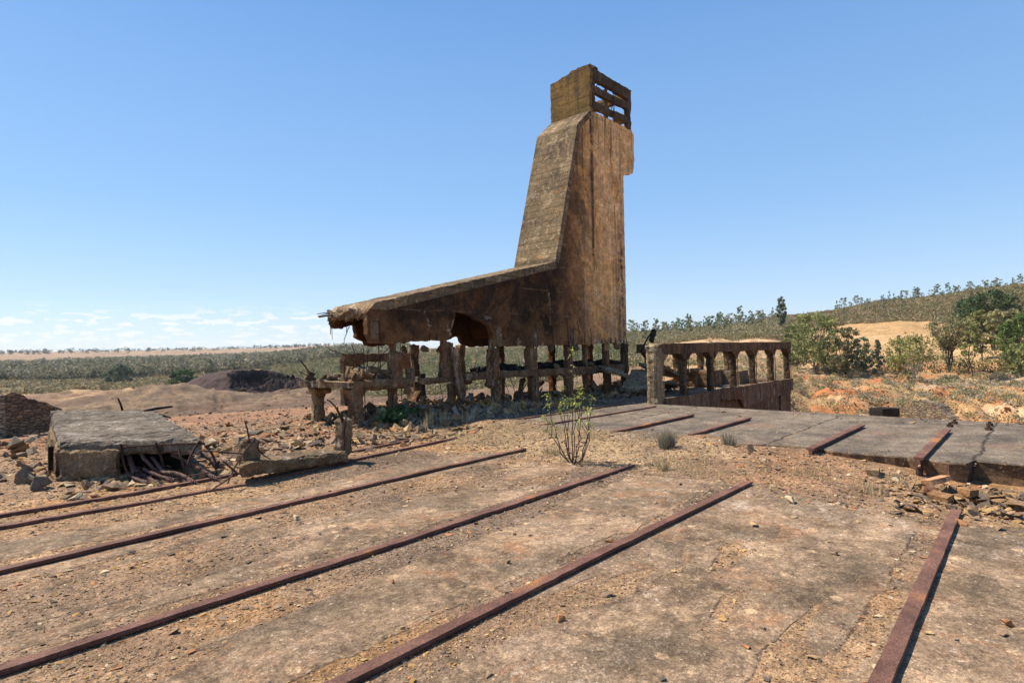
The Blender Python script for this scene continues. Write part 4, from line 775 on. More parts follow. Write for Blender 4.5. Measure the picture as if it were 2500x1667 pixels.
for (a,b,s,r) in [((3.5,8.15,.3),(3.42,8.1,.75),.08,.013),((3.55,8.1,.48),(3.1,7.9,-.02),.06,.014),((3.6,8.1,.45),(3.75,8.05,.18),.2,.012),((3.4,8.1,.3),(2.95,8.4,.38),.04,.013),((3.2,7.9,.1),(2.9,7.85,-.05),.05,.014),((3.25,7.95,.08),(3.05,7.9,.28),.05,.016),((3.1,8.0,.15),(2.7,8.2,.1),.1,.012),((5.05,8.3,.5),(4.78,8.3,.92),.15,.017),((5.1,8.3,.52),(4.95,8.3,.80),.1,.014),((5.02,8.25,.1),(5.08,8.25,.62),.02,.02),((5.15,8.3,.3),(5.25,8.2,.12),.05,.012),((5.2,8.3,.2),(5.4,8.2,.16),.1,.012)]:
    SP.append((bent(a,b,7,s,int(abs(b[0])*53)),r,r*.7))
bars(SP,fb,'bent_rebar')
# rubble-stone hut ruin
def masonry(name,sc_=6.,a=(.34,.22,.12),b=(.12,.085,.06),mort=(.22,.17,.12)):
    N=NT(name,.95,.1); v=N.pos((1,1,2.3)); cn=N.n('ShaderNodeSeparateColor'); N.l(N.vor(v,sc_,'Color'),cn.inputs[0]); d=N.vor(v,sc_,'Distance','DISTANCE_TO_EDGE')
    c=N.mix(cn.outputs[0],a,b); c=N.mix(N.rng(N.noise(N.g,12,5),.4,.7,0,.4),c,(.40,.30,.2)); c=N.mix(N.rng(d,.02,.08,1,0),c,tuple(x*.35 for x in mort))
    return N.end(c,N.bump(N.math('ADD',N.rng(d,0,.18),N.noise(N.g,30,4)),.9,.04))
M_mas=masonry('rubble_masonry'); M_mas2=masonry('dark_rubble_masonry',3.,(.25,.19,.12),(.07,.06,.05))
def oriented_wall(mb,x0,y0,x1,y1,prof,th,seed=0,seg=.12,jag=.03):
    """prof: list of (s 0..1, z) of the top; base z in prof[0][1]..; builds a wall along the line"""
    dx,dy=x1-x0,y1-y0; L=math.hypot(dx,dy); nx_,ny_=-dy/L,dx/L; rs=random.Random(seed); base=prof[0][1]; P=[]
    top=prof[1:]; pts=[(top[0][0],base)]
    for (s0,z0_),(s1,z1_) in zip(top[:-1],top[1:]):
        k=max(1,int(math.hypot((s1-s0)*L,z1_-z0_)/seg))
        for t in range(k): pts.append((s0+(s1-s0)*t/k+rs.uniform(-jag,jag)/L,z0_+(z1_-z0_)*t/k+rs.uniform(-jag,jag)))
    pts.append(top[-1]); pts.append((top[-1][0],base)); n=len(pts)
    V=[(x0+dx*s,y0+dy*s,z) for s,z in pts]+[(x0+dx*s+nx_*th,y0+dy*s+ny_*th,z+rs.uniform(-jag,jag)*.6) for s,z in pts]
    mb.add(V,[tuple(range(n)),tuple(range(2*n-1,n-1,-1))]+[(i,(i+1)%n,(i+1)%n+n,i+n) for i in range(n)])
hut=tag(empty('ruined_stone_hut',(2.8,19.4,-.1)),'ruined rubble-stone gable wall sloping down to the right at the left edge','ruined wall')
mb=MB(); oriented_wall(mb,2.25,19.35,3.45,19.75,[(0,-.3),(0,.72),(.1,.84),(.3,.70),(.65,.50),(1,.28)],.4,1); mb.build('gable_wall',M_mas,hut)
mb=MB(); oriented_wall(mb,1.0,19.9,2.25,19.35,[(0,-.3),(0,.55),(.4,.66),(.8,.74),(1,.76)],.35,2); mb.build('side_wall',masonry('pale_rubble_masonry',7.,(.46,.36,.24),(.25,.19,.13)),hut)
# pit walls far right
x,y=polar(2154,46); mb=MB(); rbox(mb,(x,y,-3.8),(1.5,1.0,2.15),rot=R(-30),seg=.12,amp=.02,seed=3); tag(mb.build('black_brick_pier',M_dark),'small square blackened brick block in the orange pit','brick block')
x0,y0=polar(2212,44); x1,y1=polar(2335,41); mb=MB(); oriented_wall(mb,x0,y0,x1,y1,[(0,-6),(0,-2.0),(.45,-1.95),(.62,-2.2),(1,-3.5)],.6,4,.25,.08); tag(mb.build('dry_stone_wall',M_mas2),'dark layered dry-stone retaining wall in the orange pit slope','stone wall')
# anchor bolts
for k,(x,y) in enumerate([(14.43, 1.36), (13.87, 1.38), (14.45, 0.82), (13.74, 0.8)]):
    mb=MB(); tube(mb,[(x,y,-.02),(x,y,.05)],.055,6); tube(mb,[(x,y,.03),(x,y,.085)],.028,8)
    tag(mb.build('anchor_bolt',M_rebar),['rusty bolt on the grey platform, rear one of the left pair','rusty bolt on the grey platform, front one of the left pair beside loose flakes','rusty bolt on the grey platform, rear one of the right pair','rusty bolt on the grey platform, front one of the right pair'][k],'bolt','anchor bolts on the grey platform')
# ------------------------------------------------------------------ loose stones
def rock_templates(n=14,flat=.45,seed=1,pts=11):
    T_=[]; rs=np.random.default_rng(seed)
    for k in range(n):
        bm=bmesh.new(); p=rs.normal(size=(pts,3)); p/=np.linalg.norm(p,axis=1)[:,None]; p*=rs.uniform(.75,1,(pts,1)); p[:,2]*=flat*rs.uniform(.7,1.3); p[:,1]*=rs.uniform(.55,.95)
        vs=[bm.verts.new(q) for q in p]; r_=bmesh.ops.convex_hull(bm,input=vs); bmesh.ops.triangulate(bm,faces=bm.faces); bmesh.ops.recalc_face_normals(bm,faces=bm.faces)
        for v in [v for v in bm.verts if not v.link_faces]: bm.verts.remove(v)
        bm.verts.index_update(); T_.append((np.array([v.co[:] for v in bm.verts]),np.array([[v.index for v in f.verts] for f in bm.faces]))); bm.free()
    return T_
RT=rock_templates(14,.4,1,8); RT3=rock_templates(10,.7,5,9); RTF=rock_templates(10,.18,9,10)
PAL=np.array([(.46,.31,.15),(.34,.235,.13),(.25,.175,.11),(.17,.12,.08),(.52,.40,.25),(.38,.18,.08),(.12,.095,.075),(.30,.21,.14),(.44,.27,.10)])
PALG=np.array([(.20,.15,.105),(.27,.21,.145),(.14,.105,.075),(.34,.26,.17),(.24,.17,.11)])
def scatter(name,x,y,s,tmpl,pal,embed=.25,tilt=.25,label=None,zoff=0,z=None,cap=.2):
    s=np.minimum(s,cap)
    n=len(x); z=height(x,y) if z is None else z; ti=rng.integers(0,len(tmpl),n); VV=[];FF=[];CC=[]; b=0
    rz=rng.random(n)*6.283; ax=rng.normal(0,tilt,n); ay=rng.normal(0,tilt,n); cc=pal[rng.integers(0,len(pal),n)]*rng.uniform(.75,1.2,(n,1))
    for t in range(len(tmpl)):
        I=np.where(ti==t)[0]
        if not len(I): continue
        tv,tf=tmpl[t]; v=tv[None]*s[I,None,None]; zz=v[...,2]+v[...,0]*ay[I,None]+v[...,1]*ax[I,None]
        X=v[...,0]*np.cos(rz[I])[:,None]-v[...,1]*np.sin(rz[I])[:,None]+x[I,None]; Y=v[...,0]*np.sin(rz[I])[:,None]+v[...,1]*np.cos(rz[I])[:,None]+y[I,None]
        Zz=zz+z[I,None]+s[I,None]*(.12 if embed else .3)+zoff
        VV.append(np.stack([X,Y,Zz],-1).reshape(-1,3)); FF.append((tf[None]+(np.arange(len(I))*len(tv))[:,None,None]).reshape(-1,3)+b); CC.append(np.repeat(cc[I],len(tv),0)); b+=len(I)*len(tv)
    me=np_mesh(name,np.concatenate(VV),np.concatenate(FF),M_stone,np.concatenate(CC)); o=link(name,me,None); tag(o,label,"gravel",kind="stuff"); return o
def cm_at(x,y): return land_color(x,y,None)[:,3]
# fine gravel, dense off the concrete and in the drifts
n=230000; r_=2.0*np.exp(rng.random(n)*math.log(18/2.0)); ph=R(42.4)+(rng.random(n)-.5)*R(92); x=r_*np.cos(ph); y=r_*np.sin(ph); w=1-cm_at(x,y); keep=(rng.random(n)<np.clip(w*1.1+.02,0,1)**1.3)&~((x>9.7)&(y<8.0))&(y<16); x,y=x[keep],y[keep]; r_=np.hypot(x,y)
on_slab=(x>9.2)&(y<9.2)&(x<15)
s=rng.lognormal(math.log(.0058),.5,len(x))*(.55+r_*.12); s=np.minimum(s,.04)
scatter('gravel',x,y,s,RT,PAL,label='fine brown gravel lying between the rails')
# mid flakes
n=19000; x=rng.uniform(.5,12,n); y=rng.uniform(-1,15,n); w=1-cm_at(x,y); keep=(rng.random(n)<w*.75+.02)&~((x>9.3)&(y<9.0)); x,y=x[keep],y[keep]
s=rng.lognormal(math.log(.018),.5,len(x)); scatter('stone_flakes',x,y,s,RTF,PAL,tilt=.15,label='ochre and brown stone flakes strewn over the yard')
n=5200; x=rng.uniform(6.9,9.9,n); y=rng.uniform(.2,10.5,n); k=rng.random(n)<sst(.35,.6,fbm(x,y,1.1,4,91))*.9+.15; x,y=x[k],y[k]; scatter('stone_flakes',x,y,rng.lognormal(math.log(.021),.5,len(x)),RTF+RT,PAL,tilt=.18,label='tan and ochre flakes over the dry strip before the grey platform',z=np.maximum(height(x,y),np.where(x>9.9,0,-1)))
# rubble field left
n=5200; x=rng.uniform(1.5,9,n); y=rng.uniform(8.8,15,n)**1.0; k=(rng.random(n)<np.exp(-((y-10.4)/2.2)**2)); x,y=x[k],y[k]; s=rng.lognormal(math.log(.05),.55,len(x)); scatter('rubble',x,y,s,RT+RT3+RTF,PAL*.9,label='grey and ochre rubble between the fallen slab and the frame')
# rubble under the frame
n=5200; x=rng.uniform(7.4,20,n); y=11.6+rng.normal(0,1.1,n); k=(y>10)&(y<14.5); x,y=x[k],y[k]; s=rng.lognormal(math.log(.075),.6,len(x)); scatter('rubble',x,y,s,RT3+RTF,np.concatenate([PALG*1.1,PAL[[0,5,8]]]),tilt=.5,label='broken concrete rubble heaped below the frame legs',z=height(x,y)+.34*np.exp(-((y-12.1)/.8)**2)*rng.random(len(x))**1.4)
n=2600; x=rng.uniform(9.5,15,n); y=9.6+rng.random(n)**1.3*2.5; s=rng.lognormal(math.log(.03),.5,n); scatter('rubble',x,y,s,RT,PALG,label='small dark rubble in the tower shadow')
# stones on the grey platform
n=2600; x=rng.uniform(9.2,15,n); y=rng.uniform(-3,9.1,n); s=rng.lognormal(math.log(.010),.6,n); s=np.where(x>14,s*1.7,s); scatter('gravel',x,y,s,RTF+RT,np.concatenate([PALG,PAL[:3]]),z=np.zeros(n),label='sparse chips lying on the grey platform')
# slate heap at the right
n=1900; x=8.5+rng.normal(0,.6,n); y=0.+rng.normal(0,.7,n); k=(x<9.9)&(x>7.0)&(y<1.7); x,y=x[k],y[k]; s=rng.lognormal(math.log(.042),.55,len(x)); scatter('slate_rubble',x,y,s,RTF+RT,np.array([(.30,.19,.10),(.15,.11,.08),(.24,.155,.09),(.38,.24,.11),(.17,.125,.09)]),tilt=.35,label='layered slate rubble below the platform edge at right',z=height(x,y)+.22*np.exp(-((x-8.5)**2+(y+.3)**2)/.8)*rng.random(len(x)))
n=9000; px=rng.uniform(1930,2540,n); ph=R(42.4)-np.arctan((px-1250)/1424); r_=np.exp(rng.uniform(math.log(24),math.log(95),n)); x=r_*np.cos(ph); y=r_*np.sin(ph); scatter('slope_rubble',x,y,rng.lognormal(math.log(.09),.5,n),RT3+RT,np.array([(.42,.26,.13),(.34,.16,.07),(.46,.34,.2),(.24,.155,.09),(.38,.2,.09)]),tilt=.4,label='orange and tan stones strewn down the pit slope',cap=.35)
n=9000; px=rng.uniform(-60,1500,n); ph=R(42.4)-np.arctan((px-1250)/1424); r_=np.exp(rng.uniform(math.log(14),math.log(75),n)); x=r_*np.cos(ph); y=r_*np.sin(ph); scatter('gravel',x,y,rng.lognormal(math.log(.035),.5,n)*(r_/20)**.7,RT+RTF,np.array([(.27,.18,.12),(.20,.14,.10),(.34,.25,.16),(.13,.10,.08)]),tilt=.3,label='stones scattered over the reddish flats behind the ruins',cap=.18)
# individual larger stones
def stone(x,y,s,col,label=None,group=None,name='stone',tm=None,z=None,rz=None,squash=1,tilt=0):
    tm=tm or RT3; tv,tf=tm[rng.integers(0,len(tm))]
    me=np_mesh(name,tv*np.array([s,s,s*squash]),tf,M_stone,np.tile(np.array(col),(len(tv),1))); o=link(name,me,None); o.location=(x,y,(gz(x,y) if z is None else z)+s*.25*squash); o.rotation_euler=(tilt,rng.normal(0,.1),rng.random()*6 if rz is None else rz); tag(o,label,'stone',group); return o
stone(5.35,12.3,.27,(.14,.105,.08),'large dark brown rock alone on the reddish ground behind the fallen slab',tm=RT3,squash=.7)
stone(6.95,9.3,.19,(.20,.13,.09),'brown angular rock beside the end of the thin twin rail')
stone(9.3,3.45,.10,(.13,.085,.06),'dark cube-like stone standing alone near the platform edge',squash=1.4)
stone(3.9,14.9,.22,(.22,.18,.13),'jagged block standing on the tan flat behind the fallen slab',squash=1.3)
def brick(c,s,rot,col,label):
    mb=MB(); rbox(mb,c,s,rot=rot,seg=.05,amp=.008,seed=int(c[0]*50)); N=concrete('fired_brick_%d'%int(c[1]*100),col,tuple(v*.5 for v in col),tuple(v*.8 for v in col),tuple(min(1,v*1.3) for v in col),streak=False); tag(mb.build('broken_brick',N),label,'brick','broken bricks below the platform edge')
brick((8.75,1.02,-.05),(.27,.24,.06),Matrix.Rotation(-.35,4,'X')@Matrix.Rotation(.6,4,'Z'),(.44,.24,.13),'salmon flat tile leaning on the pile under the jutting rail stub')
brick((8.45,1.05,-.12),(.28,.14,.08),Matrix.Rotation(.2,4,'Y')@Matrix.Rotation(.2,4,'Z'),(.28,.14,.08),'dark red-brown brick at the front of the pile')
brick((8.2,.92,-.14),(.22,.16,.10),Matrix.Rotation(-.2,4,'Y')@Matrix.Rotation(1.2,4,'Z'),(.34,.19,.09),'orange brick piece lowest in the pile')
brick((8.72,.72,-.14),(.18,.13,.08),Matrix.Rotation(.9,4,'Z'),(.33,.18,.08),'orange lump to the right of the pile')
brick((9.1,1.75,-.08),(.36,.14,.07),Matrix.Rotation(.15,4,'Z'),(.33,.22,.12),'tan broken tile lying left of the jutting rail stub')
def spread(n,fx,fy,ok=lambda x,y:True):
    L=[]
    while len(L)<n:
        x,y=fx(),fy()
        if ok(x,y) and 1.5<x*math.cos(AZ)+y*math.sin(AZ): L.append((x,y))
    return sorted(L,key=lambda p:-math.atan2(p[1],p[0]))      # left to right as seen from the yard
for k,(x,y) in enumerate(spread(80,lambda:rng.uniform(1.5,7.4),lambda:rng.uniform(.2,8.2))):
    s_=rng.lognormal(math.log(.034),.35); c=PAL[[0,1,2,4,5,6][rng.integers(0,6)]]
    stone(x,y,s_,c*1.1,'small loose stone on the worn concrete yard, %s from the left'%ordinal(k+1),'small stones on the concrete yard',tm=RT if k%2 else RT3)
for k,(x,y) in enumerate(spread(30,lambda:rng.uniform(2.8,8.5),lambda:rng.uniform(9.2,12.5),lambda x,y: not (x<5.9 and y<10.3) and not (x<4.0 and y<14))):
    stone(x,y,rng.uniform(.09,.22),PAL[[1,2,3,7][k%4]]*1.05,'rough concrete block in the rubble field left of the frame, %s from the left'%ordinal(k+1),'rubble blocks left of the frame',name='rubble_block',tm=RT3,squash=.8)
for k,(x,y) in enumerate(spread(60,lambda:rng.uniform(7.9,19),lambda:rng.uniform(11.2,13.5))):
    stone(x,y,rng.uniform(.14,.34),PALG[k%5]*.95,'broken concrete chunk among the frame legs, %s from the left'%ordinal(k+1),'concrete chunks under the frame',name='concrete_chunk',tm=RT3,squash=.75,tilt=rng.normal(0,.3))
for k,(x,y) in enumerate(spread(9,lambda:rng.uniform(8.3,9.4),lambda:rng.uniform(-.9,.3))):
    stone(x,y,rng.uniform(.2,.36),[(.26,.17,.10),(.15,.12,.09),(.34,.22,.11)][k%3],'flat slate slab in the heap at the right edge, %s from the left'%ordinal(k+1),'slate slabs at the right edge',name='slate_slab',tm=RTF,z=gz(x,y)+.05+.1*rng.random(),squash=1.3,tilt=rng.normal(0,.15))
L=[]
for k in range(20):
    y=rng.uniform(9.8,16); L.append((y*.13+rng.uniform(-.5,.25),y))
for k,(x,y) in enumerate(sorted(L,key=lambda p:p[1])):
    stone(x,y,rng.uniform(.08,.22),PALG[k%5]*1.0,'grey rubble block left of the big fallen slab, %s from the front'%ordinal(k+1),'blocks beside the fallen slab',name='rubble_block',tm=RT3,squash=1.1)
# flaky slate outcrop slabs of the pit lip, timbers
for k,(a,b,r1,lb) in enumerate([((3.60,13.15,.57),(4.15,13.3,.61),.035,'charred timber lying across the far right corner of the fallen slab'),((3.65,13.0,.56),(4.0,12.9,.42),.025,'short charred stick sagging off the fallen slab'),((3.05,15.9,.1),(3.9,17.5,.28),.05,'thin dark timber behind the fallen slab'),((4.6,18.6,.0),(4.4,18.3,.55),.035,'leaning iron stake standing on the flat behind the slab')]):
    mb=MB(); tube(mb,bent(a,b,8,.06,k+3),r1,7,r1*.6); tag(mb.build('timber' if k<3 else 'iron_stake',M_dark),lb,'timber' if k<3 else 'stake')
mb=MB(); tube(mb,[(1.95,9.95,-.09),(2.6,9.72,-.06)],.045,10); tag(mb.build('short_pipe',M_yel),'short pale pipe lying at the foot of the fallen slab','pipe')
# ------------------------------------------------------------------ dry grass
def blades(name,x,y,h,w,lean,col,z=None,mat=None,label=None,cat='grass'):
    n=len(x); z=height(x,y) if z is None else z; a=rng.random(n)*6.283; b=rng.random(n)*6.283; L=rng.random(n)*lean
    dx,dy=np.cos(a)*w,np.sin(a)*w; ex,ey=np.cos(b)*L*h,np.sin(b)*L*h; z=z-.005
    V=np.stack([np.stack([x-dx,y-dy,z],-1),np.stack([x+dx,y+dy,z],-1),np.stack([x+ex*.4+dx*.7,y+ey*.4+dy*.7,z+h*.55],-1),np.stack([x+ex*.4-dx*.7,y+ey*.4-dy*.7,z+h*.55],-1),np.stack([x+ex,y+ey,z+h*np.sqrt(np.maximum(.05,1-L*L*.5))],-1)],1).reshape(-1,3)
    i=(np.arange(n)*5)[:,None]; F=np.concatenate([i+np.array([[0,1,2]]),i+np.array([[0,2,3]]),i+np.array([[3,2,4]])])
    c=col[rng.integers(0,len(col),n)]*rng.uniform(.7,1.25,(n,1)); me=np_mesh(name,V,F,mat or M_straw,np.repeat(c,5,0)); return me
STRAW=np.array([(.47,.36,.20),(.54,.43,.26),(.38,.28,.16),(.32,.25,.15)])
n=120000; x=rng.uniform(7.2,10.4,n); y=rng.uniform(1.4,11.2,n); d=.85*sst(.44,.66,fbm(x,y,1.3,5,71)+.14*sst(4,6.5,y)-.10*(x>9.3))*sst(7.1,7.9,x+.3*(fbm(x,y,2,3,5)-.5))*(1-sst(9.0,10.,x-.25*np.maximum(0,4-y)))
k=rng.random(n)<d; x,y=x[k],y[k]; z=height(x,y); z=np.where((x>9.3)&(y<5),np.maximum(z,0),z)
tag(link('dry_grass',blades('dry_grass',x,y,rng.lognormal(math.log(.030),.5,len(x)),.0022+.0*x,1.5,STRAW,z),None),'short straw-coloured dry grass between the rail ends and the grey platform','grass',kind='stuff')
def tuft(cx,cy,n,rad,h,col,label,cat='grass tuft',w=.004,lean=.9,name='grass_tuft',group=None):
    r_=rad*np.sqrt(rng.random(n)); a=rng.random(n)*6.283; x=cx+r_*np.cos(a); y=cy+r_*np.sin(a); z0=max(gz(cx,cy),-.03 if cx>9 else -1)
    me=blades(name,x-cx,y-cy,h*rng.uniform(.5,1.1,n),w+0*x,lean,col,np.zeros(n)); o=link(name,me,None); o.location=(cx,cy,z0); return tag(o,label,cat,group)
GREY=np.array([(.24,.21,.16),(.32,.29,.23),(.17,.15,.11),(.22,.21,.12)])
tuft(8.83,4.65,360,.13,.36,GREY,'large spiky grey-green grass tuft in the straw strip behind the shrub')
tuft(9.5,3.88,170,.10,.30,GREY*1.35,'small pale grey grass tuft right of the larger spiky one')
tuft(7.95,1.55,60,.12,.2,STRAW,'sparse straw tuft near the end of the widest rail')
tuft(7.55,4.05,90,.08,.24,STRAW,'straw tuft right behind the end of the orange-patched rail')
tuft(7.7,6.2,110,.16,.16,STRAW,'straw tuft left of the leafy shrub')
for k in range(14):
    x=8.0+4.5*(k+rng.random()*.5)/14; y=9.9+.9*rng.random(); tuft(x,y,22,.10,rng.uniform(.2,.5),STRAW*1.05,'%s clump of tall dry straw from the left before the frame legs'%ordinal(k+1),'grass tuft',w=.006,lean=.5,group='dry stalks before the frame')
# ------------------------------------------------------------------ leaves and trees
def leafcloud(centers,rads,nper,size,cols,flat=.8,elong=2.,droop=0.):
    """centers (k,3); returns V,F,C of small two-triangle leaves scattered in soft clumps"""
    k=len(centers); N_=k*nper; c=np.repeat(centers,nper,0); rr=np.repeat(rads,nper)
    d=rng.normal(size=(N_,3)); d/=np.linalg.norm(d,axis=1)[:,None]; d*=(rng.random(N_)**.45)[:,None]; d[:,2]*=flat; p=c+d*rr[:,None]
    a=rng.normal(size=(N_,3)); a[:,2]-=droop; a/=np.linalg.norm(a,axis=1)[:,None]; b=rng.normal(size=(N_,3)); b-=a*(a*b).sum(1)[:,None]; b/=np.linalg.norm(b,axis=1)[:,None]
    s=size*rng.uniform(.6,1.4,N_); a*=s[:,None]*elong*.5; b*=s[:,None]*.5
    V=np.stack([p-a,p+b,p+a,p-b],1).reshape(-1,3); F=np.arange(N_*4).reshape(-1,4)
    cl=cols[rng.integers(0,len(cols),k)]; C=np.repeat(np.repeat(cl*rng.uniform(.8,1.2,(k,1)),nper,0)*rng.uniform(.7,1.3,(N_,1)),4,0)
    return V,F,C
G_OL=np.array([(.125,.135,.045),(.10,.115,.045),(.155,.155,.06),(.085,.10,.04)])*1.75
G_BL=np.array([(.12,.145,.085),(.095,.12,.07),(.15,.17,.105)])*1.6
G_DK=np.array([(.035,.055,.022),(.05,.07,.028),(.028,.043,.02)])*1.5
G_YE=np.array([(.17,.17,.05),(.13,.14,.05),(.20,.19,.07)])*1.6
G_PALE=np.array([(.16,.15,.07),(.20,.18,.09),(.12,.12,.06)])*1.6
def tree_meshes(h,cw,base,shape,nc,nper,ls,cols,trunk,forks=1,tr=.12,seed=0,thin=0.,droop=.4,flat=.8,rad=.115):
    """returns trunk mesh, crown mesh (origin at the foot)"""
    rs=np.random.default_rng(seed); mb=MB(); cen=[]; 
    fk=[(rs.uniform(-.12,.12)*h*(forks>1),rs.uniform(-.12,.12)*h*(forks>1)) for _ in range(forks)]; tops=[]
    for f in range(forks):
        ang=6.283*f/max(1,forks)+rs.random(); sp=cw*.22*(forks>1); top=Vector((math.cos(ang)*sp+rs.normal(0,.02)*h,math.sin(ang)*sp+rs.normal(0,.02)*h,h*rs.uniform(.72,.86))); P=[Vector((rs.normal(0,.01),rs.normal(0,.01),-.3))]
        for t in (.15,.3,.5,.7,.85,1.): P.append(Vector((top.x*t**1.1+rs.normal(0,.012)*h,top.y*t**1.1+rs.normal(0,.012)*h,top.z*t)))
        tube(mb,P,tr*(1 if forks==1 else .75),7,tr*.22); tops.append(P)
    for k in range(nc):
        u=rs.random(); z=base+(1-base)*u
        if shape=='round': prof=math.sqrt(max(.03,1-((u-.45)/.58)**2))
        elif shape=='cone': prof=max(.12,(1-u)**.8*1.0+.05)*(.6+.4*min(1,u*5))
        elif shape=='vase': prof=min(1,.25+u*1.25)*math.sqrt(max(.05,1-max(0,(u-.55)/.5)**2))
        elif shape=='umbrella': prof=1.0*math.sqrt(max(.05,1-((u-.35)/.7)**2))
        else: prof=.7+.3*math.sin(u*9+seed)
        a=rs.random()*6.283; r_=prof*cw*.5*math.sqrt(rs.random()*.85+.15*(shape!='cone')); lop=1+.25*math.sin(a*2+seed)+.15*math.sin(a*3+seed*2)
        c=Vector((math.cos(a)*r_*lop,math.sin(a)*r_*lop,z*h)); cen.append(c[:]); P=tops[rs.integers(0,forks)]
        j=min(len(P)-1,max(1,int(len(P)*z*.75))); s0=P[j] if P[j].z<c.z else P[max(1,j-2)]
        if k%2==0: tube(mb,[s0,s0.lerp(c,.5)+Vector((0,0,-.02*h)),c],tr*.28,4,tr*.05)
    tm=bpy.data.meshes.new('trunk'); tm.from_pydata(mb.v,[],mb.f); tm.materials.append(M_bark)
    ca=tm.color_attributes.new('Col','FLOAT_COLOR','POINT'); ca.data.foreach_set('color',np.tile(np.array([*trunk,1.],np.float32),(len(mb.v),1)).ravel())
    rads=rs.uniform(.6,1.25,nc)*rad*cw*(1 if shape!='cone' else .8); V,F,C=leafcloud(np.array(cen),rads,nper,ls,cols,flat,2.2,droop)
    return tm,np_mesh('crown',V,F,M_leaf,C)
def put_tree(name,ms,x,y,sc_,rz,label,group=None,cat='tree',z=None):
    z=gz(x,y) if z is None else z; e=empty(name,(x,y,z),rz); e.scale=(sc_,)*3; tag(e,label,cat,group)
    for nme,me in (('trunk',ms[0]),('crown',ms[1])): o=bpy.data.objects.new(nme,me); COL.objects.link(o); o.parent=e
    return e
GB=(.30,.24,.18); WB=(.55,.45,.34); DB=(.09,.07,.055)
def T1(name,px,r,h,label,group=None,**k):
    x,y=polar(px,r); ms=tree_meshes(h,**k); put_tree(name,ms,x,y,1,rng.random()*6,label,group)
T1('eucalyptus_tree',1990,97,8.8,'largest bushy olive-green tree, just right of the gallery end',cw=7.48,base=.2,shape='round',nc=131,nper=41,ls=0.173,cols=G_OL,trunk=GB,forks=4,tr=.2,seed=1)
T1('eucalyptus_tree',1945,104,7.,'olive tree half hidden behind the gallery end post',cw=4.40,base=.1,shape='round',nc=75,nper=39,ls=0.187,cols=G_OL,trunk=GB,forks=2,tr=.14,seed=21)
T1('eucalyptus_tree',2062,92,6.6,'dull green upright tree joined to the largest bushy one on its right',cw=4.05,base=.12,shape='round',nc=93,nper=41,ls=0.173,cols=G_PALE*.75,trunk=DB,forks=3,tr=.12,seed=2)
T1('young_eucalyptus',2105,98,4.9,'bluish round-topped young tree left of the slim conical one',cw=2.55,base=.1,shape='round',nc=52,nper=36,ls=0.158,cols=G_BL,trunk=GB,tr=.09,seed=3)
T1('young_eucalyptus',2142,94,4.9,'slim conical blue-green tree against the sandy slope',cw=1.94,base=.05,shape='cone',nc=60,nper=36,ls=0.144,cols=G_BL*.85,trunk=GB,tr=.08,seed=4)
T1('young_eucalyptus',2196,104,4.9,'small bluish treetop behind the white-trunked tree',cw=2.11,base=.1,shape='cone',nc=37,nper=34,ls=0.144,cols=G_BL,trunk=GB,tr=.08,seed=5)
T1('eucalyptus_tree',2229,82,5.2,'tree with pale forked trunk and airy wide crown',cw=4.93,base=.42,shape='round',nc=87,nper=29,ls=0.122,cols=G_YE*.85,trunk=WB,forks=3,tr=.10,seed=6,rad=.14)
T1('young_tree',2187,84,2.8,'low dark-stemmed tree left of the pale forked trunk',cw=2.11,base=.35,shape='round',nc=32,nper=29,ls=0.115,cols=G_OL,trunk=DB,forks=2,tr=.05,seed=7)
T1('eucalyptus_tree',2316,98,7.2,'grey-green tree with dark vase-shaped fork',cw=5.46,base=.42,shape='vase',nc=112,nper=34,ls=0.137,cols=G_PALE*.85,trunk=DB,forks=4,tr=.14,seed=8,rad=.15)
T1('eucalyptus_tree',2370,86,6.1,'slender tree with thin bare lower trunk and feathery crown',cw=2.38,base=.42,shape='round',nc=52,nper=29,ls=0.130,cols=G_YE*.8,trunk=DB,forks=1,tr=.08,seed=9)
T1('pine_tree',2424,135,10.,'tall dark pine with flat-topped crown on the hillside',cw=9.68,base=.5,shape='umbrella',nc=150,nper=26,ls=0.238,cols=G_DK*1.1,trunk=DB,forks=3,tr=.3,seed=10,rad=.095)
T1('pine_tree',2368,150,9.,'dark tree crown left of the tall pine',cw=7.92,base=.4,shape='umbrella',nc=100,nper=20,ls=0.259,cols=G_DK*1.3,trunk=DB,forks=2,tr=.2,seed=11,rad=.095)
T1('eucalyptus_tree',2458,115,7.5,'pale green round tree right below the tall pine',cw=4.75,base=.3,shape='round',nc=87,nper=39,ls=0.187,cols=G_PALE,trunk=GB,forks=3,tr=.14,seed=12)
T1('eucalyptus_tree',2396,118,7.6,'yellowish leafy tree behind the slender one',cw=4.22,base=.35,shape='round',nc=75,nper=39,ls=0.180,cols=G_YE*.9,trunk=DB,forks=2,tr=.14,seed=13)
T1('eucalyptus_tree',2506,100,7.5,'bright green leafy tree at the right edge',cw=5.46,base=.25,shape='round',nc=112,nper=44,ls=0.173,cols=np.array([(.10,.15,.04),(.13,.17,.05)]),trunk=GB,forks=3,tr=.15,seed=14)
T1('eucalyptus_tree',2494,90,4.,'low dull green tree under the bright one at the right edge',cw=4.22,base=.15,shape='round',nc=62,nper=39,ls=0.144,cols=G_OL,trunk=GB,forks=3,tr=.1,seed=15)
T1('eucalyptus_tree',1909,175,9.,'tall narrow tree rising above the far tree line beyond the gallery',cw=3.43,base=.22,shape='column',nc=68,nper=39,ls=0.259,cols=G_BL*.85,trunk=GB,forks=1,tr=.16,seed=16)
T1('eucalyptus_tree',448,150,4.6,'dark round tree beside the dark spoil heap',cw=5.72,base=.1,shape='round',nc=75,nper=39,ls=0.245,cols=G_DK*1.6,trunk=DB,forks=2,tr=.15,seed=17)
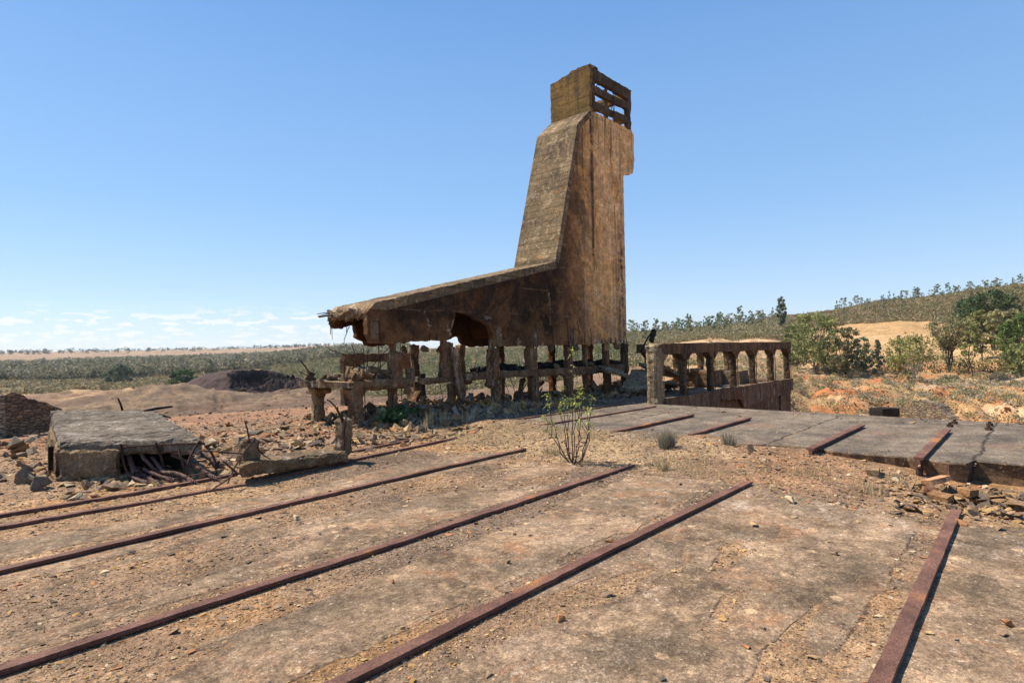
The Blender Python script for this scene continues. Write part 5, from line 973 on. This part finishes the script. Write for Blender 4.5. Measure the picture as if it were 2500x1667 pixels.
T1('eucalyptus_tree',290,230,6.,'bluish rounded tree standing out of the left woodland edge',cw=7.92,base=.05,shape='round',nc=75,nper=34,ls=0.360,cols=G_BL*.9,trunk=DB,forks=2,tr=.2,seed=18)
T1('young_tree',1218,58,1.6,'small bright green bush on the scrub slope seen between the frame legs',cw=1.14,base=.1,shape='round',nc=22,nper=19,ls=0.086,cols=G_DK*2,trunk=DB,tr=.04,seed=19)
# far ridge trees: copies of six thin trees
VAR=[tree_meshes(8,cw=[3.8,3.0,4.8,2.8,4.4,3.6][i],base=[.28,.22,.38,.18,.3,.42][i],shape=['round','column','round','cone','vase','umbrella'][i],nc=15,nper=30,ls=.26,cols=[G_OL,G_BL*.8,G_OL*.9,G_BL*.7,G_PALE*.8,G_DK*2][i]*1.15,trunk=GB,forks=[1,1,2,1,3,1][i],tr=.13,seed=40+i,rad=.17) for i in range(6)]
ADJ=['round-topped','narrow','airy flat-topped','small pointed','vase-shaped','umbrella-topped']
def ridge(px0,px1,n,r0_,r1_,h0,h1,label,group,seed):
    rs=np.random.default_rng(seed)
    for k in range(n):
        vi=int(rs.integers(0,6)); px=px0+(px1-px0)*(k+.95*rs.random()+.8*math.sin(k*.9+seed))/n; r_=rs.uniform(r0_,r1_); x,y=polar(px,r_); put_tree('thin_tree',VAR[vi],x,y,(h0*.62+(h1-h0*.62)*rs.random()**1.6)/8,rs.random()*6,'%s tree, %s from the left %s'%(ADJ[vi],ordinal(k+1),label),group)
ridge(1535,1900,96,290,350,5.,9.,'in the far skyline row above the gallery','far row of trees above the gallery',1)
ridge(2030,2510,84,370,440,4.5,8.5,'along the crest of the scrubby hill','thin trees along the hill crest',2)
ridge(1500,1920,26,190,290,5,7.,'on the scrub slope below the skyline row','trees on the slope above the gallery',3)
ridge(2060,2480,18,230,350,3.5,5.5,'dotted on the right hillside','low trees on the right hillside',4)
# ------------------------------------------------------------------ scrub and woodland masses
def bushes(name,x,y,h,w,nper,ls,cols,label,cat='scrub',flat=1.,kind='stuff',lift=.45,z=None):
    z=height(x,y,True) if z is None else z; n=len(x); cen=np.stack([x,y,z+h*lift],1); c=np.repeat(cen,nper,0); N_=n*nper
    d=rng.normal(size=(N_,3)); d/=np.linalg.norm(d,axis=1)[:,None]; d*=(rng.random(N_)**.4)[:,None]; d[:,0]*=np.repeat(w,nper)*.5; d[:,1]*=np.repeat(w,nper)*.5; d[:,2]*=np.repeat(h,nper)*.55; p=c+d
    a=rng.normal(size=(N_,3)); a[:,2]+=.6; a/=np.linalg.norm(a,axis=1)[:,None]; b=rng.normal(size=(N_,3)); b-=a*(a*b).sum(1)[:,None]; b/=np.linalg.norm(b,axis=1)[:,None]
    s=np.repeat(ls if np.ndim(ls) else np.full(n,ls),nper)*rng.uniform(.6,1.4,N_); a*=s[:,None]*.9; b*=s[:,None]*.5
    V=np.stack([p-a,p+b,p+a,p-b],1).reshape(-1,3); F=np.arange(N_*4).reshape(-1,4); C=np.repeat(np.repeat(cols[rng.integers(0,len(cols),n)]*rng.uniform(.75,1.25,(n,1)),nper,0)*rng.uniform(.7,1.3,(N_,1)),4,0)
    return tag(link(name,np_mesh(name,V,F,M_leaf,C),None),label,cat,kind=kind)
def field(n,px0,px1,r0_,r1_,power=1.):
    px=rng.uniform(px0,px1,n); ph=R(42.4)-np.arctan((px-1250)/1424); r_=np.exp(np.log(r0_)+(np.log(r1_)-np.log(r0_))*rng.random(n)**power); return r_*np.cos(ph),r_*np.sin(ph),r_
SCR=np.array([(.17,.15,.07),(.22,.18,.10),(.13,.12,.06),(.26,.21,.135),(.12,.13,.055)])*1.3
x,y,r_=field(11000,640,1560,44,330); pxx=1250-1424*np.tan(np.arctan2(y,x)-R(42.4)); k=r_>44+np.maximum(0,930-pxx)*.42; x,y,r_=x[k],y[k],r_[k]; bushes('scrub',x,y,.5+.9*rng.random(len(x))**2+r_*.002,.9+1.2*rng.random(len(x))+r_*.004,30,.07+r_*.0007,SCR,'grey-green scrub covering the slope seen behind the tower frame')
x,y,r_=field(700,640,1560,60,260); pxx=1250-1424*np.tan(np.arctan2(y,x)-R(42.4)); k=r_>60+np.maximum(0,930-pxx)*.42; x,y,r_=x[k],y[k],r_[k]; bushes('tall_scrub',x,y,1.6+1.6*rng.random(len(x)),1.4+1.2*rng.random(len(x)),60,.09+r_*.0008,np.concatenate([SCR,G_BL*.8,G_DK*1.6]),'taller bushes on the slope behind the tower frame')
x,y,r_=field(9000,1500,1960,140,360); bushes('scrub',x,y,.6+.8*rng.random(len(x))+r_*.002,1.+1.2*rng.random(len(x))+r_*.004,26,.07+r_*.0007,SCR,'brown-green scrub on the slope above the gallery')
x,y,r_=field(13000,1925,2520,160,450); k=(r_>175+40*(fbm(x,y,.03,3,45)-.5)*2+15); x,y,r_=x[k],y[k],r_[k]; bushes('scrub',x,y,.6+.8*rng.random(len(x))+r_*.002,1.+1.2*rng.random(len(x))+r_*.004,26,.07+r_*.0007,SCR*np.array([1.05,.95,.9]),'olive and rusty scrub on the right hill')
# low grey-green tufts on the orange slope
x,y,r_=field(1050,1935,2520,30,100,.8); k=rng.random(len(x))<sst(.40,.56,fbm(x,y,.16,4,51)+.10*sst(55,70,r_)); x,y,r_=x[k],y[k],r_[k]
bushes('low_scrub',x,y,.30+.5*rng.random(len(x)),.6+.9*rng.random(len(x)),70,.035+r_*.0006,np.array([(.24,.22,.11),(.30,.26,.17),(.19,.19,.09),(.28,.25,.18)]),'low grey-green scrub dotted over the orange ground')
x,y,r_=field(200,2000,2520,95,125); bushes('low_scrub',x,y,.8+.8*rng.random(len(x)),1.2+1.4*rng.random(len(x)),50,.14,np.array([(.10,.11,.045),(.13,.12,.05)]),'green undergrowth at the feet of the right-hand trees')
x,y,r_=field(500,1560,1960,42,130); bushes('low_scrub',x,y,.3+.7*rng.random(len(x)),.6+1.*rng.random(len(x)),36,.09,SCR*1.2,'sparse scrub on the pale ground behind the gallery')
# left: heath band, woodland
x,y,r_=field(3600,-60,900,150,330); k=(rng.random(len(x))<sst(.46,.62,fbm(x,y,.03,4,53)+.12)); x,y,r_=x[k],y[k],r_[k]; bushes('heath',x,y,.6+.7*rng.random(len(x)),1.4+1.8*rng.random(len(x)),14,.36,np.array([(.27,.225,.12),(.20,.18,.09),(.33,.26,.15)]),'low heath on the far left flats')
x,y,r_=field(7500,-80,1000,290,950,1.2); bushes('woodland',x,y,3.+4.0*rng.random(len(x))**1.5,2.5+3.*rng.random(len(x))+r_*.002,38,.42+r_*.0008,np.array([(.20,.19,.11),(.26,.235,.15),(.14,.15,.08),(.29,.25,.17)]),'far mixed woodland across the left plain','woodland')
x,y,r_=field(420,-80,1000,1300,2300); bushes('woodland',x,y,6+3*rng.random(len(x)),7+6*rng.random(len(x)),20,1.6,np.array([(.08,.09,.06)]),'scattered dark trees on the far pale hills','woodland')
# dark spoil heap with quarried black face
def heap():
    n,m_=150,90; u=np.linspace(-14,12,n); v=np.linspace(-9,9,m_); U,Vv=np.meshgrid(u,v); U=U*1.0; edge=1-np.abs(U/13.)**2.0; prof=np.clip(1.45-np.sqrt(((U+1)/9.2)**2+(Vv/6.4)**2),0,1.2); prof=np.where(prof>.62,.62+.35*(1-np.exp(-(prof-.62)/.35)),prof); h=5.4*prof*(1-.10*sst(2,11,U))
    # quarried bowl open to the viewer
    rim=np.sqrt(((U-3.2)/7.2)**2+((Vv+4.9)/6.3)**2)+.5*(fbm(U,Vv,.55,5,3)-.5); inb=1-sst(.86,1.02,rim); floor=.6+2.9*sst(.25,.95,rim)
    cut=(1-inb)*h+inb*np.minimum(h,floor); cliff=np.clip((h-cut)/3.,0,1)*sst(.55,.8,rim)
    cut=cut+(fbm(U,Vv,1.3,4,6)-.5)*(.5+1.6*inb)*np.clip(prof*2,0,1)
    a=R(42.4-PHX(604)); cx,cy=118*math.cos(a),118*math.sin(a); U2=U*1.12+.6; X=cx+Vv*math.cos(a)+U2*math.sin(a); Y=cy+Vv*math.sin(a)-U2*math.cos(a)
    z0=-5.75; V=np.stack([X,Y,z0+cut-.3],-1).reshape(-1,3); i=np.arange(m_-1)[:,None]*n+np.arange(n-1)[None]; F=np.stack([i,i+1,i+n+1,i+n],-1).reshape(-1,4)
    c=np.array([.085,.055,.047])[None,None]*np.ones(U.shape+(1,)); wc=sst(.60,.78,rim+.35*(fbm(U,Vv,1.1,4,18)-.5))*inb*sst(.3,1.,h); c=c*(1-wc[...,None])+np.array([.012,.011,.012])*wc[...,None]; c=c*(1-.35*inb[...,None]); c=c*(.8+.4*fbm(U,Vv,2.,4,8))[...,None]
    me=np_mesh('spoil_heap',V,F,M_stone,c.reshape(-1,3)); tag(link('spoil_heap',me,None),'dark purplish spoil heap with a black quarried bowl in the left distance','spoil heap',kind='structure')
heap()
# ------------------------------------------------------------------ shrub in the straw strip
sh=tag(empty('leafy_shrub',(7.2,5.39,-.12)),'tall thin-stemmed leafy shrub growing from the yard in front of the tower','shrub')
rs=random.Random(11); GL=np.array([(.25,.30,.07),(.32,.35,.09),(.18,.24,.06),(.42,.38,.12)])
def whorl(c,n,L,up=.3):
    V=[];F=[];C=[]
    for k in range(n):
        a=rs.random()*6.283; d=Vector((math.cos(a),math.sin(a),rs.uniform(-.7,.9)+up)).normalized(); s=d.cross(Vector((0,0,1))).normalized(); l=L*rs.uniform(.6,1.15); w=l*.10; p0=Vector(c)+Vector((0,0,rs.uniform(-.06,.04))); p1=p0+d*l*.55+s*w; p2=p0+d*l*.55-s*w; p3=p0+d*l+Vector((0,0,-l*.35)); b=len(V); V+=[p0,p1,p3,p2]; F.append((b,b+1,b+2,b+3)); cc=GL[rs.randrange(4)]*rs.uniform(.7,1.3); C+=[cc]*4
    return V,F,C
M_twig=attr_mat('shrub_twig',.9,0,1,0)
N=NT('shrub_stem_bark',.9); M_stem=N.end((.075,.05,.042))
# camera-right and depth directions on the ground are only used as plain offsets here
for k,(dx,dy,hh,b0) in enumerate([(-.02,.52,1.55,.0),(.10,.30,1.75,.02),(-.1,.12,1.32,.02),(.12,.02,2.05,.0),(.05,-.10,1.55,.03),(-.05,-.28,1.68,.05),(.15,-.36,1.50,.10),(-.10,-.52,1.25,.12),(.05,-.22,1.78,.06),(.2,.22,1.42,.0),(-.2,.38,1.05,.0),(.0,-.45,.95,.12)]):
    base=Vector((7.2,5.39-b0*.9,-.14)); hh=hh*.66 if k!=3 else 1.70; top=Vector((7.2+dx,5.39+dy*.86,-.12+hh)); P=[]
    for t in range(9):
        t/=8; q=base.lerp(top,t); q.x+= (top.x-base.x)*(t**.6-t)*.6; q.y+=(top.y-base.y)*(t**.55-t)*.9; q+=Vector((rs.gauss(0,.008),rs.gauss(0,.008),0)); P.append(q)
    P=[p+Vector((rs.gauss(0,.012),rs.gauss(0,.012),0)) for p in P]; mb=MB(); tube(mb,P,.010,5,.003); 
    side=P[5]+Vector((rs.uniform(-.12,.12),rs.uniform(-.14,.14),.22)); tube(mb,[P[5],P[5].lerp(side,.5)+Vector((0,0,.02)),side],.006,4,.003)
    st=mb.build('stem',M_stem,sh); V=[];F=[];C=[]
    for c,n_,L in [(P[-1],19,.11),(side,12,.10),(P[7],6,.09),(P[6],3,.09)]+([(P[3],5,.10),(P[4],5,.10)] if k%3==0 else []):
        v,f,c_=whorl(c,n_,L); b=len(V); V+=v; F+=[tuple(i+b for i in q) for q in f]; C+=c_
    me=np_mesh('leaves',np.array([v[:] for v in V]),np.array(F),M_leaf,np.array(C)); lo=link('leaves',me,None); lo.parent=st
# green plant at the frame foot
gp=tag(empty('green_plant',(8.1,11.1,-.1)),'low bright green plant growing in the shade at the foot of the frame','plant')
cen=np.array([(8.1+rng.normal(0,.16),11.1+rng.normal(0,.12),.02+.32*rng.random()) for _ in range(26)]); V,F,C=leafcloud(cen,np.full(26,.10),34,.045,np.array([(.08,.14,.05),(.12,.19,.08)]),1.,2.6)
link('leaves',np_mesh('leaves',V,F,M_leaf,C),None,gp); mb=MB()
for c in cen[::3]: tube(mb,bent((8.1,11.1,-.1),tuple(c),4,.05,int(c[0]*90)),.006,4)
mb.build('stem',M_stem,gp)
# ------------------------------------------------------------------ thin air
mb=MB(); lo,hi=(-150,-150,-60),(2900,2900,75)
V=[(x,y,z) for x in (lo[0],hi[0]) for y in (-2200,hi[1]) for z in (lo[2],hi[2])]
mb.add(V,[(0,1,3,2),(4,6,7,5),(0,4,5,1),(2,3,7,6),(0,2,6,4),(1,5,7,3)])
HM=bpy.data.materials.new('thin_air'); HM.use_nodes=True; t_=HM.node_tree; t_.nodes.clear(); vo=t_.nodes.new('ShaderNodeVolumePrincipled'); vo.inputs['Density'].default_value=.00011; vo.inputs['Color'].default_value=(.86,.92,1,1); vo.inputs['Anisotropy'].default_value=.2
oo=t_.nodes.new('ShaderNodeOutputMaterial'); t_.links.new(vo.outputs[0],oo.inputs['Volume'])
tag(mb.build('haze',HM),kind='stuff')
